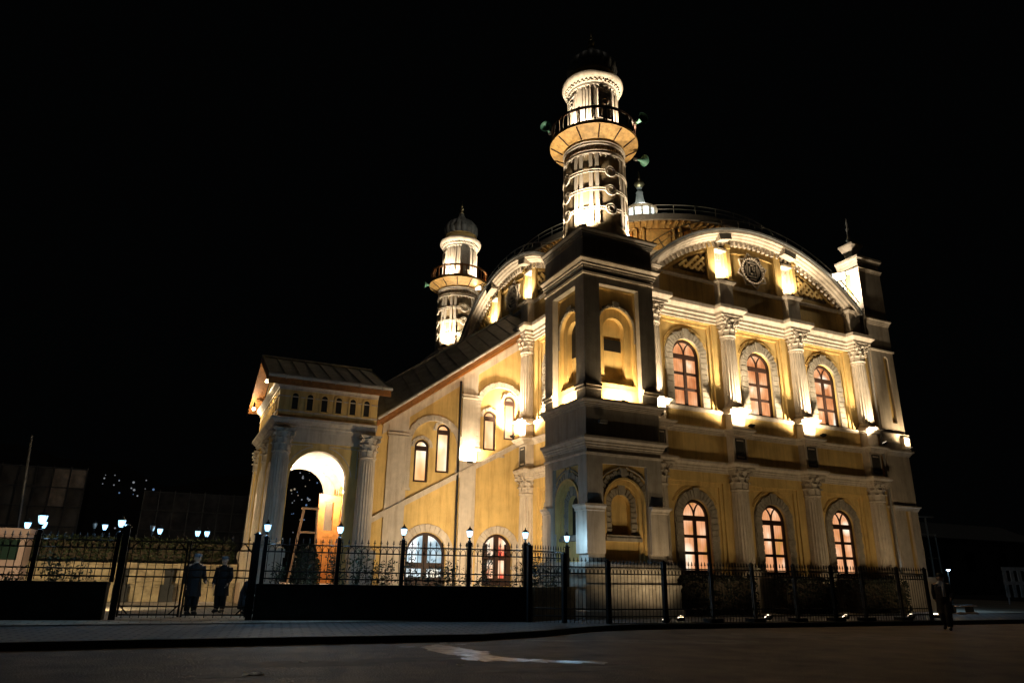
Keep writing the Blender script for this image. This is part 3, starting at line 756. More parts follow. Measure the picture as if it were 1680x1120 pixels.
    c.build('pier_moulding', WHT, tw)
    return tw
TW1 = tower(13.45, 22.0, 2)
TW2 = tower(13.95, 40.2, 2)

# ---------------- minarets
def minaret(cx, cy, railm):
    c = (cx, cy, 0)
    m = MB()
    m.lathe(c, [(1.62, 14.88), (1.60, 14.98), (1.46, 15.12), (1.38, 15.42), (1.35, 15.7), (1.33, 17.3), (1.31, 18.95), (1.31, 19.6)], 64)
    sh = m.build('minaret', CREAM, MOS, smooth=40)
    r = MB()
    TH0 = radians(-93)
    for q in range(4):
        t0 = TH0+q*pi/2
        for off in (-36, -25, 25, 36):
            a = t0+radians(off); d = .075
            P = []
            for z, rr in ((15.55, 1.36), (17.3, 1.335), (18.92, 1.315)):
                for aa, e in ((a-d/1.33, 0), (a-d/1.33, .075), (a+d/1.33, .075), (a+d/1.33, 0)): P.append((cx+(rr+e)*cos(aa), cy+(rr+e)*sin(aa), z))
            F = [(0, 1, 2, 3), (11, 10, 9, 8)]
            for b in (0, 4): F += [(b+k, b+(k+1) % 4, b+4+(k+1) % 4, b+4+k) for k in range(4)]
            r.add(P, F)
        for zb in (16.28, 17.18, 18.08):
            for e in (-1, 1):            # double band sweeping round each medallion
                for k0, k1 in ((-45, -10.5), (10.5, 45)):
                    pts = []
                    for k in range(9):
                        dg = k0+(k1-k0)*k/8; a = t0+radians(dg); near = max(0, 1-(abs(dg)-9)/9)
                        pts.append((cx+1.40*cos(a), cy+1.40*sin(a), zb+e*.06))
                    r.tube(pts, .024, 6)
            for rr, tk in ((.245, .030), (.14, .026)):
                pts = []
                for k in range(20):
                    b = 2*pi*k/20; a = t0+rr*cos(b)/1.36
                    pts.append((cx+1.40*cos(a), cy+1.40*sin(a), zb+rr*sin(b)))
                r.tube(pts, tk, 6, closed=True)
    r.build('ribs_and_medallions', WHT, sh)
    b = MB()
    for z, rr in ((18.98, .05), (19.12, .045), (19.44, .045), (19.56, .06)):
        b.tube([(cx+1.35*cos(2*pi*k/48), cy+1.35*sin(2*pi*k/48), z) for k in range(48)], rr, 6, closed=True)
    for k in range(36):
        a = 2*pi*k/36; b.tube([(cx+1.345*cos(a+s*.05), cy+1.345*sin(a+s*.05), 19.28+.10*cos(s*pi)) for s in (-1, -.5, 0, .5, 1)], .022, 5)
        b.tube([(cx+1.345*cos(a), cy+1.345*sin(a), 18.93), (cx+1.345*cos(a), cy+1.345*sin(a), 18.80)], [.05, .012], 6)
    b.build('scalloped_band', WHT, sh)
    b = MB(); b.lathe(c, [(1.31, 19.55), (1.36, 19.66), (1.46, 19.74), (1.94, 20.02), (2.0, 20.05), (2.0, 20.17), (1.0, 20.19)], 48)
    bal = b.build('balcony', WD_SOF, sh, smooth=25)
    b = MB()
    for k in range(12):
        a = 2*pi*k/12+.1; b.tube([(cx+1.42*cos(a), cy+1.42*sin(a), 19.69), (cx+1.96*cos(a), cy+1.96*sin(a), 20.01)], .032, 4)
    b.build('balcony_beams', WD_DK, sh)
    b = MB()
    for k in range(30):
        a = 2*pi*k/30; x, y = cx+1.89*cos(a), cy+1.89*sin(a); b.tube([(x, y, 20.17), (x, y, 20.92)], .042, 4)
    for k in range(10):
        a = 2*pi*k/10+.05; x, y = cx+1.89*cos(a), cy+1.89*sin(a); b.tube([(x, y, 20.15), (x, y, 21.06)], .055, 4)
    for z, rr in ((20.96, .065), (20.24, .045)):
        b.tube([(cx+1.89*cos(2*pi*k/48), cy+1.89*sin(2*pi*k/48), z) for k in range(48)], rr, 6, closed=True)
    b.build('balcony_railing', railm, sh)
    u = MB(); u.lathe(c, [(1.13, 20.18), (1.11, 22.75), (1.11, 23.0)], 48); us = u.build('upper_shaft', WHT, sh, smooth=40)
    d = MB()
    for q in range(4):
        a = TH0+q*pi/2; f = Fr(cx, cy, (-sin(a), cos(a)), (cos(a), sin(a)))
        d.ring(f, rect(0, .56, 21.0, 22.38), rect(0, .72, 20.95, 22.48), 1.03, 1.14, closed=True)
        d.ring(f, arch(0, .40, 21.1, 22.0, 10), arch(0, .46, 21.1, 22.0, 10), 1.06, 1.15)
        d.tube([f.pt(.16*cos(2*pi*k/16), 1.13, 21.85+.16*sin(2*pi*k/16)) for k in range(16)], .035, 6, closed=True)
        a = TH0+q*pi/2+pi/4; f = Fr(cx, cy, (-sin(a), cos(a)), (cos(a), sin(a)))
        for x in (-.2, -.07, .07, .2): d.box(f, x-.035, x+.035, 1.0, 1.14, 20.9, 22.5)
    for k in range(34):
        a = 2*pi*k/34; d.tube([(cx+1.12*cos(a), cy+1.12*sin(a), 22.66), (cx+1.12*cos(a), cy+1.12*sin(a), 22.50)], [.05, .012], 5)
    d.build('relief_panels', WHT, us)
    u = MB(); u.lathe(c, [(1.10, 22.68), (1.16, 22.72), (1.17, 22.84), (1.22, 22.88), (1.22, 22.98), (1.30, 23.02), (1.40, 23.12), (1.43, 23.22), (1.43, 23.30), (1.0, 23.34)], 48)
    for k in range(40):
        a = 2*pi*k/40; f = Fr(cx, cy, (-sin(a), cos(a)), (cos(a), sin(a))); u.box(f, -.045, .045, 1.18, 1.29, 22.90, 23.0)
    u.build('ring_cornice', WHT, sh, smooth=30)
    u = MB(); u.lathe(c, [(1.08, 23.32), (1.06, 23.72), (1.12, 23.76), (1.12, 23.82), (.9, 23.84)], 40); u.build('dome_collar', YEL, sh, smooth=40)
    dm = MB(); prof = [(1.02, 23.82), (1.14, 23.98), (1.20, 24.2), (1.19, 24.42), (1.08, 24.68), (.86, 24.92), (.60, 25.08), (.40, 25.20), (.27, 25.36), (.20, 25.54), (.17, 25.66), (.02, 25.68)]
    dm.lathe(c, prof, 80, flute=lambda a: 1-.085*(1-abs(sin(a*8)))**1.5)
    dob = dm.build('dome', DOME, sh, smooth=60)
    fn = MB(); fn.lathe(c, [(.17, 25.62), (.20, 25.68), (.10, 25.76), (.05, 25.82), (.13, 25.92), (.17, 26.02), (.12, 26.12), (.04, 26.2), (.09, 26.28), (.035, 26.36), (.02, 26.6), (.002, 26.72)], 16)
    fn.build('finial', BRASS, dob, smooth=60)
    return sh
MI1 = minaret(15.11, 23.6, WD_DK); MI2 = minaret(15.62, 41.8, WD_EV)

# ---------------- central dome
dc = (24.4, 32.8, 0)
m = MB(); m.lathe(dc, [(8.0, 15.05), (8.0, 16.8), (7.35, 17.45)], 64); m.build('drum_base', WHT, MOS, smooth=30)
m = MB(); m.lathe(dc, [(7.2, 17.3), (7.2, 18.75), (7.25, 18.80), (7.95, 18.88), (7.95, 18.9), (7.2, 18.95)], 64)
for k in range(24):
    a = 2*pi*k/24; f = Fr(dc[0], dc[1], (-sin(a), cos(a)), (cos(a), sin(a)))
    if k % 2 == 0:
        m.box(f, -.62, .62, 7.1, 7.32, 17.42, 18.62); m.box(f, -.5, .5, 7.3, 7.36, 17.55, 18.5)
    for x in (-.78, .78): m.box(f, x-.07, x+.07, 7.1, 7.38, 17.3, 18.7)
for k in range(150):
    a = 2*pi*k/150; f = Fr(dc[0], dc[1], (-sin(a), cos(a)), (cos(a), sin(a))); m.box(f, -.028, .028, 7.15, 7.88, 18.76, 18.84)
dr = m.build('wooden_drum', WD_SOF, MOS)
for k in range(12):
    a = 2*pi*(2*k+1)/24; f = Fr(dc[0], dc[1], (-sin(a), cos(a)), (cos(a), sin(a)))
    m = MB(); m.ring(f, rect(0, 1.0, 17.62, 18.38), rect(0, 1.18, 17.52, 18.48), 7.12, 7.34, closed=True); wo = m.build('window', WD_OR, MOS)
    m = MB(); m.box(f, -.5, .5, 7.18, 7.24, 17.62, 18.38); m.build('shutter', WD_EV, wo)
m = MB(); m.lathe(dc, [(7.9, 18.84), (8.05, 18.84), (8.05, 19.16), (7.97, 19.18)], 72); m.build('gutter', GUT, MOS, smooth=30)
m = MB()
prof = [(8.0, 19.15), (7.0, 19.7), (5.6, 20.4), (4.2, 21.1), (2.8, 21.8), (1.6, 22.3), (.9, 22.5)]
m.lathe(dc, prof, 64)
for k in range(40):
    a = 2*pi*k/40; m.tube([(dc[0]+r*cos(a), dc[1]+r*sin(a), z+.02) for r, z in prof], .03, 4)
m.build('dome', DOME, MOS, smooth=40)
m = MB()
for rr, z in ((.022, 19.66), (.014, 19.42)): m.tube([(dc[0]+8.0*cos(2*pi*k/90), dc[1]+8.0*sin(2*pi*k/90), z) for k in range(90)], rr, 5, closed=True)
for k in range(44):
    a = 2*pi*k/44; m.tube([(dc[0]+8.0*cos(a), dc[1]+8.0*sin(a), z) for z in (19.1, 19.68)], .02, 5)
m.build('roof_railing', RAILM, MOS)
m = MB(); m.lathe(dc, [(.95, 22.4), (.95, 22.62)], 32)
for k in range(28):
    a = 2*pi*k/28; f = Fr(dc[0], dc[1], (-sin(a), cos(a)), (cos(a), sin(a))); m.box(f, -.04, .04, .9, 1.2, 22.60, 22.68)
m.build('lantern_drum', WD_OR, MOS)
m = MB(); m.lathe(dc, [(.95, 22.66), (1.27, 22.69), (1.29, 22.74), (1.27, 22.84), (.98, 22.98)], 40); m.build('lantern_eave', WHT, MOS, smooth=30)
m = MB(); m.lathe(dc, [(.93, 22.95), (.95, 23.6)], 36); lan = m.build('lantern', LANT, MOS, smooth=40)
m = MB()
for k in range(12):
    a = 2*pi*k/12; f = Fr(dc[0], dc[1], (-sin(a), cos(a)), (cos(a), sin(a))); m.box(f, -.05, .05, .9, 1.0, 22.96, 23.62)
m.lathe(dc, [(.97, 23.56), (1.08, 23.60), (1.10, 23.68), (1.02, 23.74), (.55, 23.80)], 36); m.build('lantern_frame', WHT, lan, smooth=30)
m = MB(); m.lathe(dc, [(.60, 23.76), (.46, 23.95), (.34, 24.25), (.25, 24.6), (.21, 24.95), (.24, 25.0), (.22, 25.08), (.12, 25.16), (.14, 25.3), (.18, 25.36), (.10, 25.42)], 20, flute=lambda a: 1-.05*abs(sin(a*5)))
m.build('spire', GUT, lan, smooth=60)
m = MB(); m.lathe(dc, [(.10, 25.40), (.24, 25.50), (.33, 25.64), (.30, 25.76), (.22, 25.92), (.12, 26.06), (.06, 26.12), (.10, 26.2), (.05, 26.27), (.08, 26.36), (.03, 26.44), (.05, 26.5), (.004, 26.68)], 20); m.build('finial', BRASS, lan, smooth=60)

# ---------------- pylon at the far corner
m = MB()
PX0, PX1, PY0, PY1 = 32.0, 33.68, 23.72, 25.05
lp = [(PX0, PY1), (PX0, PY0), (PX1, PY0), (PX1, PY1)]
fp = Fr(0, PY0, (1, 0), (0, -1)); fpl = Fr(PX0, 0, (0, 1), (-1, 0)); fpr = Fr(PX1, 0, (0, 1), (1, 0))
wall(m, fp, PX0, PX1, .15, 8.5, [(32.95, .34, 1.7, 4.75, True)], 0, .12, back=1)
wall(m, fp, PX0, PX1, 8.5, 18.3, [(33.05, .36, 9.2, 12.6, True)], 0, .12, back=1)
wall(m, fpl, PY0, PY1, .15, 18.3, [(PY0+.72, .34, 14.9, 17.4, True)], 0, .10, back=1); wall(m, fpr, PY0, PY1, .15, 18.3, [], 0)
m.box(WORLD, PX0, PX1, PY1, PY1+.02, .15, 18.3)
py_ = m.build('corner_pylon', [WHT, YEL], MOS)
m = MB()
m.sweep(lp, [(-.02, 18.1), (.04, 18.1), (.06, 18.2), (.14, 18.3), (.14, 18.42), (-.6, 18.46)])
m.sweep(lp, cprof(17.55, 17.75, .10)); m.sweep(lp, cprof(14.5, 14.82, .14)); m.sweep(lp, [(-.02, 13.02), (.06, 13.02), (.08, 13.1), (-.02, 13.12)])
m.sweep(lp, cprof(8.45, 8.62, .12)); m.sweep(lp, cprof(7.5, 7.76, .20)); m.sweep(lp, cprof(4.78, 5.02, .14)); m.sweep(lp, [(-.02, .15), (.28, .15), (.28, 1.5), (.2, 1.7), (-.02, 1.72)])
m.box(fp, 33.24, 33.66, -.02, .20, 7.76, 8.46)
m.build('cornice', WHT, py_)
m = MB(); cxp, cyp = 32.45, 24.35
m.lathe((cxp, cyp, 0), [(.34, 18.44), (.36, 18.8), (.60, 19.22), (.64, 19.26), (.64, 19.36), (.16, 19.42)], 4, a0=pi/4, a1=2*pi+pi/4); m.build('cap', WHT, py_)
m = MB(); m.lathe((cxp, cyp, 0), [(.16, 19.38), (.11, 19.55), (.19, 19.72), (.09, 19.9), (.06, 20.25), (.11, 20.4), (.05, 20.52), (.07, 20.7), (.01, 21.1)], 12); m.build('finial', GUT, py_, smooth=60)
m = MB(); m.tube([(31.78, 23.72, .3), (31.78, 23.72, 14.8), (31.72, 23.6, 15.0), (31.6, 23.5, 15.2)], .055, 8); m.build('downpipe', GUT, MOS, smooth=50)

# ---------------- stair wing
YW = 31.0; FW = Fr(0, YW, (1, 0), (0, -1))
ev = lambda x: 8.10+(x-8.52)*.737         # under the eave
bd = lambda x: 3.50+(x-7.91)*.556         # stair string moulding
def wall2(mb, fr, u0, u1, zlo, zhi, ops, o=0., depth=.2, mi=0):
    cu = u0
    def q(a, b, za0, zb0, za1, zb1): mb.add([fr.pt(a, o, za0), fr.pt(b, o, zb0), fr.pt(b, o, zb1), fr.pt(a, o, za1)], [(0, 1, 2, 3)], mi)
    for (uc, w, zb, zs) in ops:
        ol = arch(uc, w, zb, zs); a, b = uc-w/2, uc+w/2
        q(cu, a, zlo(cu), zlo(a), zhi(cu), zhi(a)); q(a, b, zlo(a), zlo(b), zb, zb)
        for p, r in zip(ol[1:-2], ol[2:-1]): q(p[0], r[0], p[1], r[1], zhi(p[0]), zhi(r[0]))
        cl = ol+[ol[0]]
        for p, r in zip(cl[:-1], cl[1:]): mb.add([fr.pt(p[0], o, p[1]), fr.pt(r[0], o, r[1]), fr.pt(r[0], o-depth, r[1]), fr.pt(p[0], o-depth, p[1])], [(0, 1, 2, 3)], mi)
        cu = b
    q(cu, u1, zlo(cu), zlo(u1), zhi(cu), zhi(u1))
WINS = [(10.10, .68, 5.44, 7.03), (11.13, .66, 5.93, 7.87), (13.49, .66, 7.17, 8.77), (14.55, .62, 7.77, 9.65)]
DOORS = [(10.55, 1.86, 1.0, 2.32), (14.02, 1.50, 1.0, 2.55)]
m = MB()
wall2(m, FW, 7.3, 15.45, bd, lambda x: ev(x)+.55, WINS, 0, .16)
wall2(m, FW, 7.3, 15.45, lambda x: .15, bd, DOORS, 0, .25)
m.add([(7.3, 34.6, .15), (15.45, 34.6, .15), (15.45, 34.6, ev(15.45)+.5), (7.3, 34.6, ev(7.3)+.5)], [(0, 1, 2, 3)])
m.box(WORLD, 7.6, 15.4, 31.45, 34.55, .15, 4.0)
wing = m.build('stair_wing', YEL, MOS)
m = MB()
def slant(u0, u1, f, h, o0, o1): m.prism(FW, [(u0, f(u0)), (u1, f(u1)), (u1, f(u1)+h), (u0, f(u0)+h)], o0, o1)
slant(7.3, 15.2, bd, .26, -.02, .10); slant(7.3, 15.2, lambda x: bd(x)+.18, .09, -.02, .15)
slant(8.2, 15.3, lambda x: ev(x)-.42, .40, -.02, .045); slant(8.2, 15.3, lambda x: ev(x)-.08, .12, -.02, .12)
for a, b in ((12.02, 12.80), (8.50, 9.42)):
    m.prism(FW, [(a, .15), (b, .15), (b, ev(b)-.02), (a, ev(a)-.02)], -.02, .075)
    zc = ev(a)-.70 if a < 10 else 9.58
    m.box(FW, a-.04, b+.04, 0, .13, zc, zc+.06); m.box(FW, a-.06, b+.06, 0, .15, zc+.12, zc+.19)
for (c, r, spr, zl, zr) in ((10.70, 1.12, 7.18, 5.15, 6.10), (14.10, 1.14, 9.18, 7.2, 8.1)):
    ri, ro = r, r+.28
    ai = [(c-ri, zl)]+[(c-ri*cos(pi*i/22), spr+ri*sin(pi*i/22)) for i in range(23)]+[(c+ri, zr)]
    ao = [(c-ro, zl)]+[(c-ro*cos(pi*i/22), spr+ro*sin(pi*i/22)) for i in range(23)]+[(c+ro, zr)]
    m.ring(FW, ai, ao, -.02, .06)
    na = 23
    for i in range(na):
        a0 = pi*i/na+.017; a1 = pi*(i+1)/na-.017; kk = [a0+(a1-a0)*t/2 for t in range(3)]; e = .03*(i % 2)
        m.ring(FW, [(c-(ri+.01)*cos(a), spr+(ri+.01)*sin(a)) for a in kk], [(c-(ro-.005-e)*cos(a), spr+(ro-.005-e)*sin(a)) for a in kk], .055, .08)
    for sd, zb in ((-1, zl), (1, zr)):
        nb = max(2, int((spr-zb)/.26)); h = (spr-zb)/nb
        for i in range(nb):
            a, b = c+sd*(ri+.01), c+sd*(ro-.005-.04*(i % 2)); m.box(FW, min(a, b), max(a, b), .055, .08, zb+i*h+.02, zb+(i+1)*h-.02)
        a, b = c+sd*(ri-.05), c+sd*(ro+.05); m.box(FW, min(a, b), max(a, b), 0, .10, zb-.12, zb)
for (c, w_, zb, zs) in WINS:
    surround(m, FW, c, w_/2+.03, w_/2+.19, zs, zs, -.02, .05, nblk=0, narch=7, key=False)
    m.box(FW, c+w_/2+.0, c+w_/2+.45, 0, .07, zb-.30, zb-.22)
for (c, w_, zb, zs) in DOORS:
    surround(m, FW, c, w_/2+.02, w_/2+.36, .3, zs, -.02, .07, nblk=7, narch=15, key=False)
m.build('stair_wing_trim', WHT, MOS)
for i, (c, w_, zb, zs) in enumerate(WINS): window(FW, MOS, c, w_-.02, zb, zs, -.14, WD_DK, PANE_W, rows=1, tracery=False, cols=1)
for i, (c, w_, zb, zs) in enumerate(DOORS):
    f = MB(); r = w_/2
    f.ring(FW, arch(c, w_-.24, .3, zs, 18), arch(c, w_, .3, zs, 18), -.24, -.10)
    f.box(FW, c-.12, c+.12, -.23, -.11, .3, zs+r-.12)
    f.box(FW, c-r+.1, c+r-.1, -.22, -.12, zs-.62 if i == 0 else zs-.42, zs-.36 if i == 0 else zs-.26)
    if i == 1:
        for sd in (-1, 1): f.box(FW, c+sd*.56-.12, c+sd*.56+.12, -.225, -.115, .3, zs+.3)
    f.box(FW, c-r+.1, c+r-.1, -.22, -.12, .3, 1.35)
    d = f.build('door', WD_DK, MOS); p = MB(); p.prism(FW, arch(c, w_-.04, .3, zs, 18), -.25, -.19); p.build('pane', PANE_R if i else PANE_D, d)
# wing roof: standing-seam sheets climbing with the stairs
ze = lambda x: 8.30+(x-8.15)*.748; zr = lambda x: ze(x)+1.62-.035*(x-8)
m = MB(); xs = [7.75+(15.5-7.75)*i/14 for i in range(15)]
YE, YR, YB = 30.5, 32.78, 35.05
P = []
for x in xs: P += [(x, YE, ze(x)), (x, YR, zr(x)), (x, YB, ze(x)), (x, YB, ze(x)-.07), (x, YR, zr(x)-.08), (x, YE, ze(x)-.07)]
F = []
for i in range(14): F += [(i*6+k, i*6+(k+1) % 6, (i+1)*6+(k+1) % 6, (i+1)*6+k) for k in range(6)]
F += [tuple(range(6)), tuple(14*6+k for k in range(5, -1, -1))]
m.add(P, F)
for x in xs: m.tube([(x, YE, ze(x)+.02), (x, YR, zr(x)+.02)], .035, 4)
m.tube([(7.75, YR, zr(7.75)+.03), (15.45, YR, zr(15.45)+.03)], .06, 6)
m.build('stair_wing_roof', ROOF, MOS)
m = MB(); m.tube([(7.8, YE-.06, ze(7.8)-.02), (15.3, YE-.06, ze(15.3)-.02)], .075, 8)
for i in range(11):
    x = 8.2+i*.68; m.box(WORLD, x-.015, x+.015, YE-.14, YE+.02, ze(x)-.12, ze(x)+.06)
m.build('gutter', GUT, MOS)
m = MB(); FE = Fr(0, YE, (1, 0), (0, -1)); slant_ = lambda u0, u1, f, h, o0, o1: m.prism(FE, [(u0, f(u0)), (u1, f(u1)), (u1, f(u1)+h), (u0, f(u0)+h)], o0, o1)
slant_(7.8, 15.3, lambda x: ze(x)-.36, .28, -.05, .0)
P = [(7.8, YE+.03, ze(7.8)-.34), (15.3, YE+.03, ze(15.3)-.34), (15.3, YW, ze(15.3)-.20), (7.8, YW, ze(7.8)-.20)]
m.add(P, [(0, 1, 2, 3)]); m.build('eave_boards', WD_EV, MOS)
m = MB(); m.tube([(11.88, YW-.10, ev(11.88)-.2), (11.88, YW-.10, .4)], .06, 8); m.build('downpipe', IRON, MOS, smooth=50)

# ---------------- entrance porch
X0p, X1p, Y0p, Y1p = 3.42, 7.55, 29.62, 36.1
FP = Fr(0, Y0p, (1, 0), (0, -1)); FPL = Fr(X0p, 0, (0, 1), (-1, 0)); FPB = Fr(0, Y1p, (1, 0), (0, 1))
AC, AW, ASZ = 5.32, 2.32, 5.08
m = MB()
wall(m, FP, X0p, X1p, 1.0, 7.05, [(AC, AW, 1.0, ASZ, True)], -.12, .35, rmi=1)
wall(m, FPB, X0p, X1p, 1.0, 7.05, [(AC+.25, AW+.1, 1.0, ASZ, True)], -.12, .35, rmi=1)
wall(m, FPL, Y0p+.1, Y1p-.1, 1.0, 7.05, [(31.35, 1.6, 1.0, 5.1, True), (34.4, 1.6, 1.0, 5.1, True)], -.12, .35, rmi=1)
m.box(WORLD, X1p-.25, X1p, Y0p+.5, Y1p-.1, 1.0, 7.05, 1)
# vaulted white lining
vl = 14; ri = (X1p-.25-(X0p+.48))/2; cxv = (X1p-.25+X0p+.48)/2
P = []
for yy in (Y0p+.47, Y1p-.47): P += [(cxv-ri*cos(pi*i/vl), yy, 4.9+1.5*sin(pi*i/vl)) for i in range(vl+1)]
m.add(P, [(i, i+1, vl+2+i, vl+1+i) for i in range(vl)], 1)
for fr in (FP, FPB):        # inner faces of the end walls
    cc = AC if fr is FP else AC+.25
    wall(m, fr, X0p+.3, X1p-.2, 1.0, 7.0, [(cc, AW+(0 if fr is FP else .1), 1.0, ASZ, True)], -.472, .0, mi=1)
wall(m, FPL, Y0p+.3, Y1p-.3, 1.0, 7.0, [(31.35, 1.6, 1.0, 5.1, True), (34.4, 1.6, 1.0, 5.1, True)], -.472, .0, mi=1)
porch = m.build('porch', [YEL, WHT], MOS)
m = MB(); lpp = [(X1p, Y1p), (X0p, Y1p), (X0p, Y0p), (X1p, Y0p)]
m.box(WORLD, X0p-.2, X1p+.1, Y0p-.25, Y1p+.25, .15, 1.0)
for i in range(4): m.box(WORLD, X0p+.5, X1p-.4, Y0p-.25-.32*(i+1), Y0p-.25-.32*i+.01, .15, 1.0-.17*(i+1))
m.build('porch_floor', mat('pinkish_step_stone', (.45, .33, .25), .8, var=.25, scale=3), MOS)
m = MB()
m.box(WORLD, X0p, X1p, Y0p, Y1p, 7.05, 8.72)
atc = m.build('attic', YEL, MOS)
m = MB()
m.sweep(lpp, [(-.02, 6.98), (.02, 6.98), (.02, 7.12), (.06, 7.14), (.06, 7.22), (.12, 7.26), (.20, 7.36), (.24, 7.38), (.24, 7.48), (-.02, 7.5)])
m.sweep(lpp, [(-.02, 8.66), (.05, 8.66), (.05, 8.74), (.10, 8.78), (.20, 8.88), (.22, 8.96), (-.02, 8.98)])
m.sweep(lpp, [(-.02, 7.74), (.03, 7.74), (.03, 7.80), (-.02, 7.82)]); m.sweep(lpp, [(-.02, 8.36), (.03, 8.36), (.03, 8.40), (-.02, 8.42)])
m.build('cornice', WHT, porch)
m = MB(); m.box(FP, X0p+.1, X1p-.1, -.2, -.02, 6.55, 6.98); m.build('architrave', WHT, porch)
for i in range(6):
    c = 4.06+i*.60; m = MB(); m.ring(FP, arch(c, .24, 7.9, 8.42, 10), arch(c, .40, 7.86, 8.42, 10), -.01, .035)
    m.box(FP, c-.2, c+.2, 0, .04, 7.78, 7.86)
    s = m.build('slot_surround', YEL, porch); m = MB(); m.prism(FP, arch(c, .24, 7.87, 8.42, 10), -.02, .012); m.build('slot_opening', DKWIN, porch)
for i in range(8):
    c = 30.3+i*.72; m = MB(); m.ring(FPL, arch(c, .24, 7.9, 8.42, 10), arch(c, .40, 7.86, 8.42, 10), -.01, .035)
    s = m.build('slot_surround', YEL, porch); m = MB(); m.prism(FPL, arch(c, .24, 7.87, 8.42, 10), -.02, .012); m.build('slot_opening', DKWIN, porch)
m = MB()                                        # thin spandrel mouldings
for fr in (FP,):
    for sd in (-1, 1):
        pts = [(AC+sd*1.55, 5.2), (AC+sd*1.55, 6.42), (AC+sd*.35, 6.46)]
        m.tube([fr.pt(u, -.11, z) for u, z in pts], .025, 5)
        m.tube([fr.pt(AC+sd*1.36*cos(a), -.11, ASZ+1.36*sin(a)) for a in [radians(8+68*i/10) for i in range(11)]], .025, 5)
m.build('spandrel_moulding', WHT, porch)
for (x, y) in ((3.72, 29.5), (7.25, 29.5), (3.72, 32.85), (3.72, 36.2), (7.25, 36.2)):
    b = MB(); b.box(WORLD, x-.47, x+.47, y-.42, y+.42, 1.0, 2.0); b.box(WORLD, x-.53, x+.53, y-.48, y+.48, 2.0, 2.2); b.box(WORLD, x-.53, x+.53, y-.48, y+.48, .15, 1.05)
    b.build('column_pedestal', WHT, porch)
    pilaster(Fr(x, y, (1, 0), (0, -1)), MOS, 0, 0, 2.2, 6.98, .37, .98, .32, WHT, 'column')
# porch roof
m = MB(); XL, XR = 2.82, 7.95; ye, yb, yr = 28.95, 36.8, 32.87; zE, zR = 9.06, 10.82
P = []
for x in (XL, XR): P += [(x, ye, zE), (x, yr, zR), (x, yb, zE), (x, yb, zE-.08), (x, yr, zR-.09), (x, ye, zE-.08)]
m.add(P, [(k, (k+1) % 6, 6+(k+1) % 6, 6+k) for k in range(6)]+[tuple(range(6)), tuple(range(11, 5, -1))])
for i in range(9):
    x = XL+.03+(XR-XL-.06)*i/8; m.tube([(x, ye, zE+.02), (x, yr, zR+.02)], .035, 4)
m.tube([(XL, yr, zR+.04), (XR, yr, zR+.04)], .08, 6); m.build('porch_roof', ROOF, porch)
m = MB(); m.tube([(XL, ye-.07, zE-.03), (XR, ye-.07, zE-.03)], .085, 8)
for i in range(5): x = XL+.7+i*1.0; m.box(WORLD, x-.02, x+.02, ye-.17, ye+.02, zE-.13, zE+.05)
m.build('gutter', GUT, porch)
m = MB()
m.box(WORLD, XL+.03, XR-.03, ye, ye+.04, zE-.36, zE-.10); m.add([(XL+.03, ye+.03, zE-.34), (XR-.03, ye+.03, zE-.34), (XR-.03, Y0p, zE-.10), (XL+.03, Y0p, zE-.10)], [(0, 1, 2, 3)])
m.add([(XL, ye, zE-.3), (XL, yr, zR-.3), (XL, yb, zE-.3), (XL, yb, zE-.06), (XL, yr, zR-.06), (XL, ye, zE-.06)], [(0, 1, 4, 5), (1, 2, 3, 4)])
m.add([(XL+.02, ye, zE-.13), (X0p, ye, zE-.13), (X0p, yr, zR-.14), (XL+.02, yr, zR-.14), (X0p, yb, zE-.13), (XL+.02, yb, zE-.13)], [(0, 1, 2, 3), (3, 2, 4, 5)])
m.build('eave_boards', WD_EV, porch)
m = MB(); m.add([(X0p, Y0p, 8.72), (X0p, Y1p, 8.72), (X0p, yr, zR-.2), (X1p, Y0p, 8.72), (X1p, Y1p, 8.72), (X1p, yr, zR-.2)], [(0, 1, 2), (3, 4, 5)]); m.build('gable', YEL, porch)
# entrance door standing open under the porch, with its gothic-arched frame in the end wall
FD = Fr(X1p-.25, 0, (0, 1), (-1, 0))
def pointed(c, w_, zb, zs, n=10):
    L_ = [(c-w_/2, zb)]
    for i in range(n+1): a = radians(60*i/n); L_.append((c+w_/2-w_*cos(a), zs+w_*sin(a)))
    for i in range(n-1, -1, -1): a = radians(60*i/n); L_.append((c-w_/2+w_*cos(a), zs+w_*sin(a)))
    return L_+[(c+w_/2, zb)]
m = MB(); m.ring(FD, pointed(34.7, 1.9, 1.0, 4.1), pointed(34.7, 2.3, 1.0, 4.1), -.02, .09); m.box(FD, 33.65, 35.75, 0, .085, 3.9, 4.05)
for sd in (-1, 1): m.ring(FD, pointed(34.7+sd*.47, .72, 3.95, 4.3), pointed(34.7+sd*.47, .9, 3.95, 4.3), -.02, .07)
m.ring(FD, [(34.7+.22*cos(2*pi*k/16), 5.1+.22*sin(2*pi*k/16)) for k in range(16)], [(34.7+.3*cos(2*pi*k/16), 5.1+.3*sin(2*pi*k/16)) for k in range(16)], -.02, .07, closed=True)
df = m.build('door_frame', WD_OR, porch)
dl = Fr(7.16, 33.55, (-cos(radians(24)), -sin(radians(24))), (-sin(radians(24)), cos(radians(24))))
m = MB()
def leaf_(m, u0, u1, z0, z1):
    m.ring(dl, rect((u0+u1)/2, u1-u0-.70, z0+.22, z1-.30), rect((u0+u1)/2, u1-u0, z0, z1), 0, .06, closed=True)
    m.box(dl, u0+.1, u1-.1, .002, .058, 3.0, 3.28); m.box(dl, u0+.1, u1-.1, .015, .045, z0+.1, 3.1)
    for a in (0, 1): m.box(dl, u0+.22+a*(u1-u0-.44)/2, u0+.18+(a+1)*(u1-u0-.44)/2, .0, .06, z0+.4, 2.85)
